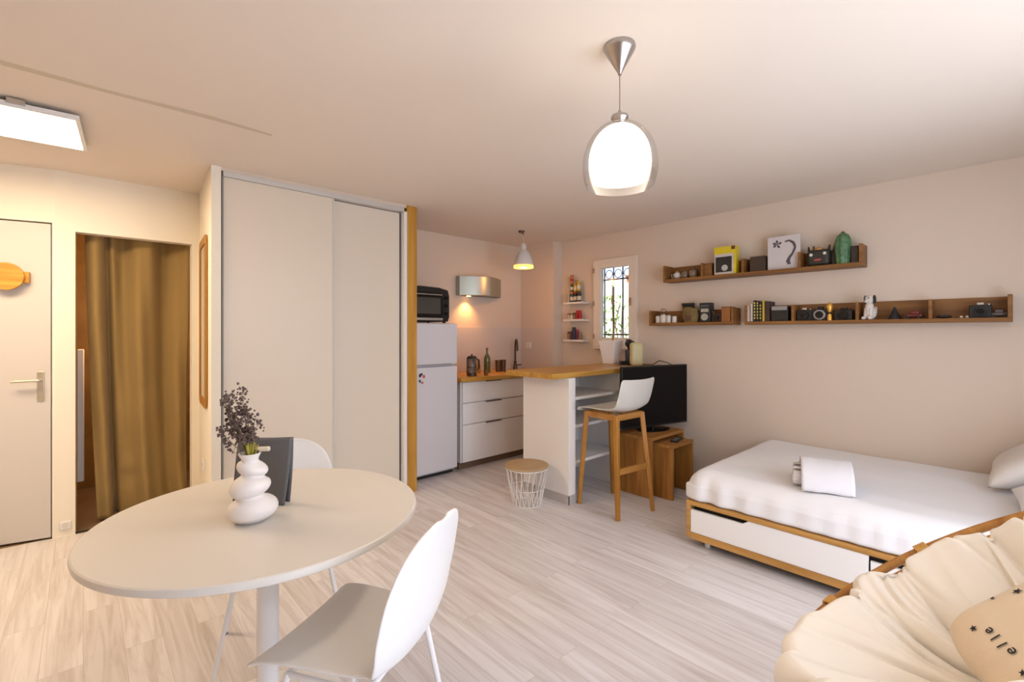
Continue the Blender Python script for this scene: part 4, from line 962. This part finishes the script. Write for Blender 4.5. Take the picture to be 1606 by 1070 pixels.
for (dx, dy, dz), lb in zip(tips, labs):
    r = thing('dried_lavender_sprig', lb, 'flower', (.396, 1.664, .945), 0, 'dried lavender sprigs in the white vase')
    rx, ry = dx*cr-dy*sr, dx*sr+dy*cr
    tip = Vector((rx*.95, ry*.95, dz-.042)); b = Vector((rs.uniform(-.008, .008), rs.uniform(-.008, .008), -.06))
    midp = (tip+b)/2+Vector((rs.uniform(-.008, .008), rs.uniform(-.008, .008), .01)); 
    m = MB(); m.tube([b, b.lerp(midp, .6), midp, midp.lerp(tip, .6), tip], .0013, 6)
    br = []
    for k in range(5):
        t = rs.uniform(.45, .95); p = b.lerp(tip, t); q = p+Vector((rs.uniform(-.022, .022), rs.uniform(-.022, .022), rs.uniform(.012, .035))); br.append(q); m.tube([p, p.lerp(q, .5)+Vector((0, 0, -.003)), q], .0009, 5)
    m.build('stem', STM, r)
    m = MB()
    for q in br+[tip, b.lerp(tip, .9), b.lerp(tip, .8), b.lerp(tip, .7)]:
        for j in range(9):
            m.sph(q+Vector((rs.gauss(0, .006), rs.gauss(0, .006), rs.gauss(0, .009))), rs.uniform(.0022, .0050), n=6)
    m.build('blossom', FLW, r)
    m = MB()
    for k in range(3):
        p = Vector((rs.uniform(-.02, .02), rs.uniform(-.02, .02), rs.uniform(.0, .03))); m.tube([b*.3, p*.6, p+Vector((0, 0, .018))], .0018, 5)
    m.build('leaf', LFG, r)

# grey folder standing behind the vase
root = thing('grey_folder', 'dark grey fabric document pouch standing upright behind the white vase', 'pouch', (.463, 1.785, .7405), TH-R(90)+R(-4))
GF = mat('slate_fabric', (.125, .125, .128), .6, bump=.5, bscale=300)
m = MB()
def fold(a, b):
    x = -.112+.200*a-.012*(1-b)*(a > .5)+.010*math.sin(b*3)*(a-.5); z_ = b*.222+.008*a*b
    return Vector((x, .006*math.sin(a*4+b*2)+.014*(b-.5)*0+.020*(1-abs(2*a-1))*(1-b)+.028*b, z_))
m.grid(fold, 20, 20); m.build('front_panel', GF, root, solid=.006, ang=180)
m = MB(); m.grid(lambda a, b: fold(a, b)+Vector((0, .030*(1-b)+.007, 0)), 20, 20); m.build('back_panel', GF, root, solid=.004, ang=180)
m = MB(); m.cyl((-.055, .005, .190), (.018, .005, .194), .0085); m.build('label_strip', c('strip_white', (.74, .68, .55)), root, bevel=.002)

# ------------------------------------------------------------------ papasan chair
C0 = Vector((1.62, .05, .68)); nrm = Vector((-.09, .75, 1)).normalized()
ex = Vector((1, 0, 0)); ex = (ex-nrm*ex.dot(nrm)).normalized(); ey = nrm.cross(ex)
Mp = Matrix((ex, ey, nrm)).transposed().to_4x4(); Mp.translation = C0
root = thing('papasan_chair', 'round rattan bowl armchair in the right foreground', 'armchair', (C0.x, C0.y, 0))
def W(p): return (Mp @ Vector(p))-Vector((C0.x, C0.y, 0))
RR = .54
def cirp(r_, h_, n=96): return [W((r_*math.cos(2*math.pi*k/n), r_*math.sin(2*math.pi*k/n), h_)) for k in range(n)]
m = MB(); m.tube(cirp(RR, .0), .0135, 12, True); m.build('rim', RATTAN, root)
m = MB(); m.tube(cirp(RR-.02, -.028), .010, 12, True); m.build('lower_rim', RATTAN, root)
m = MB(); m.tube(cirp(.24, -.26, 60), .014, 10, True); m.build('bowl_ring', RATTAN, root)
for k in range(20):
    a = 2*math.pi*k/20+.1; ca, sa = math.cos(a), math.sin(a)
    m = MB(); m.tube([W((RR*ca, RR*sa, 0)), W((.50*ca, .50*sa, -.08)), W((.40*ca, .40*sa, -.19)), W((.24*ca, .24*sa, -.26))], .009, 8); m.build('rib', RATTAN, root)
for k in range(9):
    a = R(61)+2*math.pi*k/9; ca, sa = math.cos(a), math.sin(a); pts = []
    m = MB()
    for j in range(5):
        aa = a+(j-2)*.014
        m.tube([W(((RR-.008+.022*math.cos(q))*math.cos(aa), (RR-.008+.022*math.cos(q))*math.sin(aa), -.014+.034*math.sin(q))) for q in [2*math.pi*i/14 for i in range(14)]], .0045, 6, True)
    m.build('cane_binding', RATBIND, root)
m = MB(); m.tube([(.30*math.cos(2*math.pi*k/60)+.03, .30*math.sin(2*math.pi*k/60)-.03, .016) for k in range(60)], .016, 10, True); m.build('base_ring', RATTAN, root)
for k in range(6):
    a = 2*math.pi*k/6; ca, sa = math.cos(a), math.sin(a); t = W((.24*math.cos(a), .24*math.sin(a), -.27))
    m = MB(); m.tube([(.30*ca+.03, .30*sa-.03, .02), (.17*ca+.03, .17*sa-.03, .16), t], .012, 8); m.build('strut', RATTAN, root)
# cushion: top surface then rolled edge, in the bowl frame
NS = 11
rs = random.Random(8); seams = [(k+rs.uniform(-.22, .22))/NS for k in range(NS)]; seams.append(seams[0]+1)
cre = [(rs.uniform(0, 1), rs.uniform(.25, .75), rs.uniform(.012, .038)) for _ in range(75)]
def cush(a, b):
    t = min(1, b/.62); w_ = .012*math.sin(b*9+a*17)
    aa = (a+w_-seams[0]) % 1.0+seams[0]
    for k in range(NS):
        if seams[k] <= aa <= seams[k+1]: f = (aa-seams[k])/(seams[k+1]-seams[k]); break
    fd = min(f, 1-f)*2; val = fd**.30
    cr_ = 0
    for ca_, cb_, cw in cre:
        d_ = abs((a+.03*math.sin(b*6+ca_*20)-ca_+.5) % 1-.5)
        cr_ += math.exp(-(d_/.0032)**2)*math.exp(-((b-cb_)/.16)**2)*cw
    A = a*2*math.pi
    near = math.exp(-((A-R(106))/R(32))**2); bump_ = math.exp(-((A-R(49))/R(9))**2)
    Rc = .448+.016*val+.092*near+.045*bump_+.006*math.sin(A*3)
    crest = .012+.030*near
    if b < .62:
        r_ = Rc*.86*t
        hgt = -.225+.225*(t**2.2)+crest*t**1.5
        hgt += .110*(math.sin(math.pi*min(1, t*.92))**.7)*(val-.78)*min(1, t*2.0)-cr_*.6*min(1, t*2)
        hgt -= .045*math.exp(-((t-.50)/.05)**2)*math.exp(-(fd/.10)**2)
    else:
        q = (b-.62)/.38*math.pi
        r_ = Rc*.86+Rc*.14*(.55+.45*val)*1.05*math.sin(q)-.16*max(0, q/math.pi-.5)-cr_*.4
        hgt = crest+.012*math.sin(q)-.135*(1-math.cos(q))/2*1.1+.110*(math.sin(math.pi*.92)**.7)*(val-.78)*(1-q/math.pi)-cr_*.6*(1-q/math.pi)
    hgt += .010*noise.noise(Vector((math.cos(A)*7, math.sin(A)*7, b*2)))*t
    return Mp @ Vector((r_*math.cos(A), r_*math.sin(A), hgt+.02))-C0
m = MB(); m.grid(cush, 640, 84, wrapu=True); o = m.build('papasan_cushion', CREAM, ang=180); o.location = C0
tag(o, 'thick cream tufted round cushion lying in the rattan armchair', 'cushion')

# star pillow in the bowl
root = thing('star_pillow', 'beige pillow with black stars and lettering resting in the cream cushion', 'pillow')
xl = Vector((-.828, -.550, -.104)); yl = Vector((.382, -.690, .615)); zl_ = Vector((-.41, .47, .782))
root.location = Vector((1.63, -.02, .60))+xl*.045+yl*.05
root.rotation_euler = Matrix((xl, yl, zl_)).transposed().to_euler()
PS = .37
def sq(u, v):   # rounded-square mapping so the corners are soft
    k = 1-.13*(abs(u)*abs(v))**3; return u*k, v*k
m = MB()
for s_ in (1, -1):
    def pf(a, b, s_=s_):
        u, v = a*2-1, b*2-1; x, y = sq(u, v)
        return Vector((x*PS/2, y*PS/2, s_*pz0(u, v)))
    def pz0(u, v): return .07*((1-u**4)*(1-v**4))**.5+.006*noise.noise(Vector((u*2.5+9, v*2.5, 1)))*(1-u**4)*(1-v**4)
    m.grid(pf, 48, 48)
m.build('pillow_case', BEIGE, root, ang=180)
def pz(x, y):
    u, v = x/(PS/2), y/(PS/2); return pz0(max(-1, min(1, u)), max(-1, min(1, v)))
def patch(x, y, P, name, lift=.003):
    q = MB(); cz = q.bm.verts.new((x, y, pz(x, y)+lift)); vs = [q.bm.verts.new((a_, b_, pz(a_, b_)+lift)) for a_, b_ in P]; n_ = len(vs)
    for k in range(n_): q.bm.faces.new((cz, vs[k], vs[(k+1) % n_]))
    q.build(name, INK, root)
def star(x, y, r_, rot=0):
    patch(x, y, [(x+(r_ if k % 2 == 0 else r_*.42)*math.cos(math.pi*k/5+rot), y+(r_ if k % 2 == 0 else r_*.42)*math.sin(math.pi*k/5+rot)) for k in range(10)], 'star')
for s_ in [(-.084, -.117, .0095, .3), (-.124, .021, .0125, 1.0), (.06, -.11, .009, .1), (-.06, .12, .011, .5), (.10, .06, .011, .2)]: star(*s_)
patch(-.143, -.030, [(-.143+.0045*math.cos(k*math.pi/6), -.030+.0045*math.sin(k*math.pi/6)) for k in range(12)], 'dot')
TXT = [('e', -.056, -.097, 8), ('l', -.034, -.095, 3), ('l', -.011, -.097, -3), ('e', .009, -.095, -8)]
for ch, x, y, dr_ in TXT:
    cu = bpy.data.curves.new('letter', 'FONT'); cu.body = ch; cu.size = .034; cu.align_x = 'CENTER'; cu.align_y = 'CENTER'; cu.extrude = 0; cu.offset = .0003
    to = bpy.data.objects.new('tmp', cu); COL.objects.link(to)
    dg = bpy.context.evaluated_depsgraph_get(); me = bpy.data.meshes.new_from_object(to.evaluated_get(dg)); bpy.data.objects.remove(to)
    bm = bmesh.new(); bm.from_mesh(me); bmesh.ops.triangulate(bm, faces=bm.faces); bmesh.ops.subdivide_edges(bm, edges=bm.edges[:], cuts=2, use_grid_fill=True); a = R(180+dr_)
    for v in bm.verts:
        X_, Y_ = v.co.x*math.cos(a)-v.co.y*math.sin(a)+x, v.co.x*math.sin(a)+v.co.y*math.cos(a)+y
        v.co = (X_, Y_, pz(X_, Y_)+.0032)
    bm.to_mesh(me); bm.free(); me.materials.append(INK)
    lo = bpy.data.objects.new('letter', me); COL.objects.link(lo); lo.parent = root

# ------------------------------------------------------------------ lights
def area(name, loc, rot, sx, sy, e, col):
    l = bpy.data.lights.new(name, 'AREA'); l.shape = 'RECTANGLE'; l.size = sx; l.size_y = sy; l.energy = e; l.color = col
    o = bpy.data.objects.new(name, l); COL.objects.link(o); o.location = loc; o.rotation_euler = rot; return o
def point(name, loc, e, col, r=.03):
    l = bpy.data.lights.new(name, 'POINT'); l.energy = e; l.color = col; l.shadow_soft_size = r
    o = bpy.data.objects.new(name, l); COL.objects.link(o); o.location = loc; return o
area('daylight_window', (1.55, YF-.10, 1.15), (R(90), 0, 0), 2.6, 2.1, 43, (.93, .94, 1.0))
point('pendant_bulb', (1.46, 1.0, 1.885), 9, (1, .84, .66), .06)
point('kitchen_bulb', (3.39, 3.513, 1.97), 3.6, (1, .44, .15), .05)
point('bathroom_fill', (.3, 4.55, 1.55), 16, (1, .62, .32), .06)  # added fill light hidden behind the curtain to brighten the bathroom
sun = bpy.data.lights.new('sun', 'SUN'); sun.energy = 5; sun.color = (1, .94, .84); sun.angle = R(1)
suno = bpy.data.objects.new('sun', sun); COL.objects.link(suno); suno.rotation_euler = Vector((-.62, .10, .78)).to_track_quat('Z', 'Y').to_euler()
sp = bpy.data.lights.new('hood_spot', 'SPOT'); sp.energy = 14; sp.color = (1, .42, .12); sp.spot_size = R(110); sp.spot_blend = .8; sp.shadow_soft_size = .02
so = bpy.data.objects.new('hood_spot', sp); COL.objects.link(so); so.location = (3.138, 4.12, 1.735)

w = bpy.data.worlds.new('world'); bpy.context.scene.world = w; w.use_nodes = True
bg = w.node_tree.nodes['Background']; bg.inputs[0].default_value = (.62, .76, 1, 1); bg.inputs[1].default_value = 2.2
sc = bpy.context.scene
sc.view_settings.view_transform = 'Standard'; sc.view_settings.look = 'None'; sc.view_settings.gamma = 1; sc.view_settings.exposure = 0.18
sc.view_settings.use_curve_mapping = False
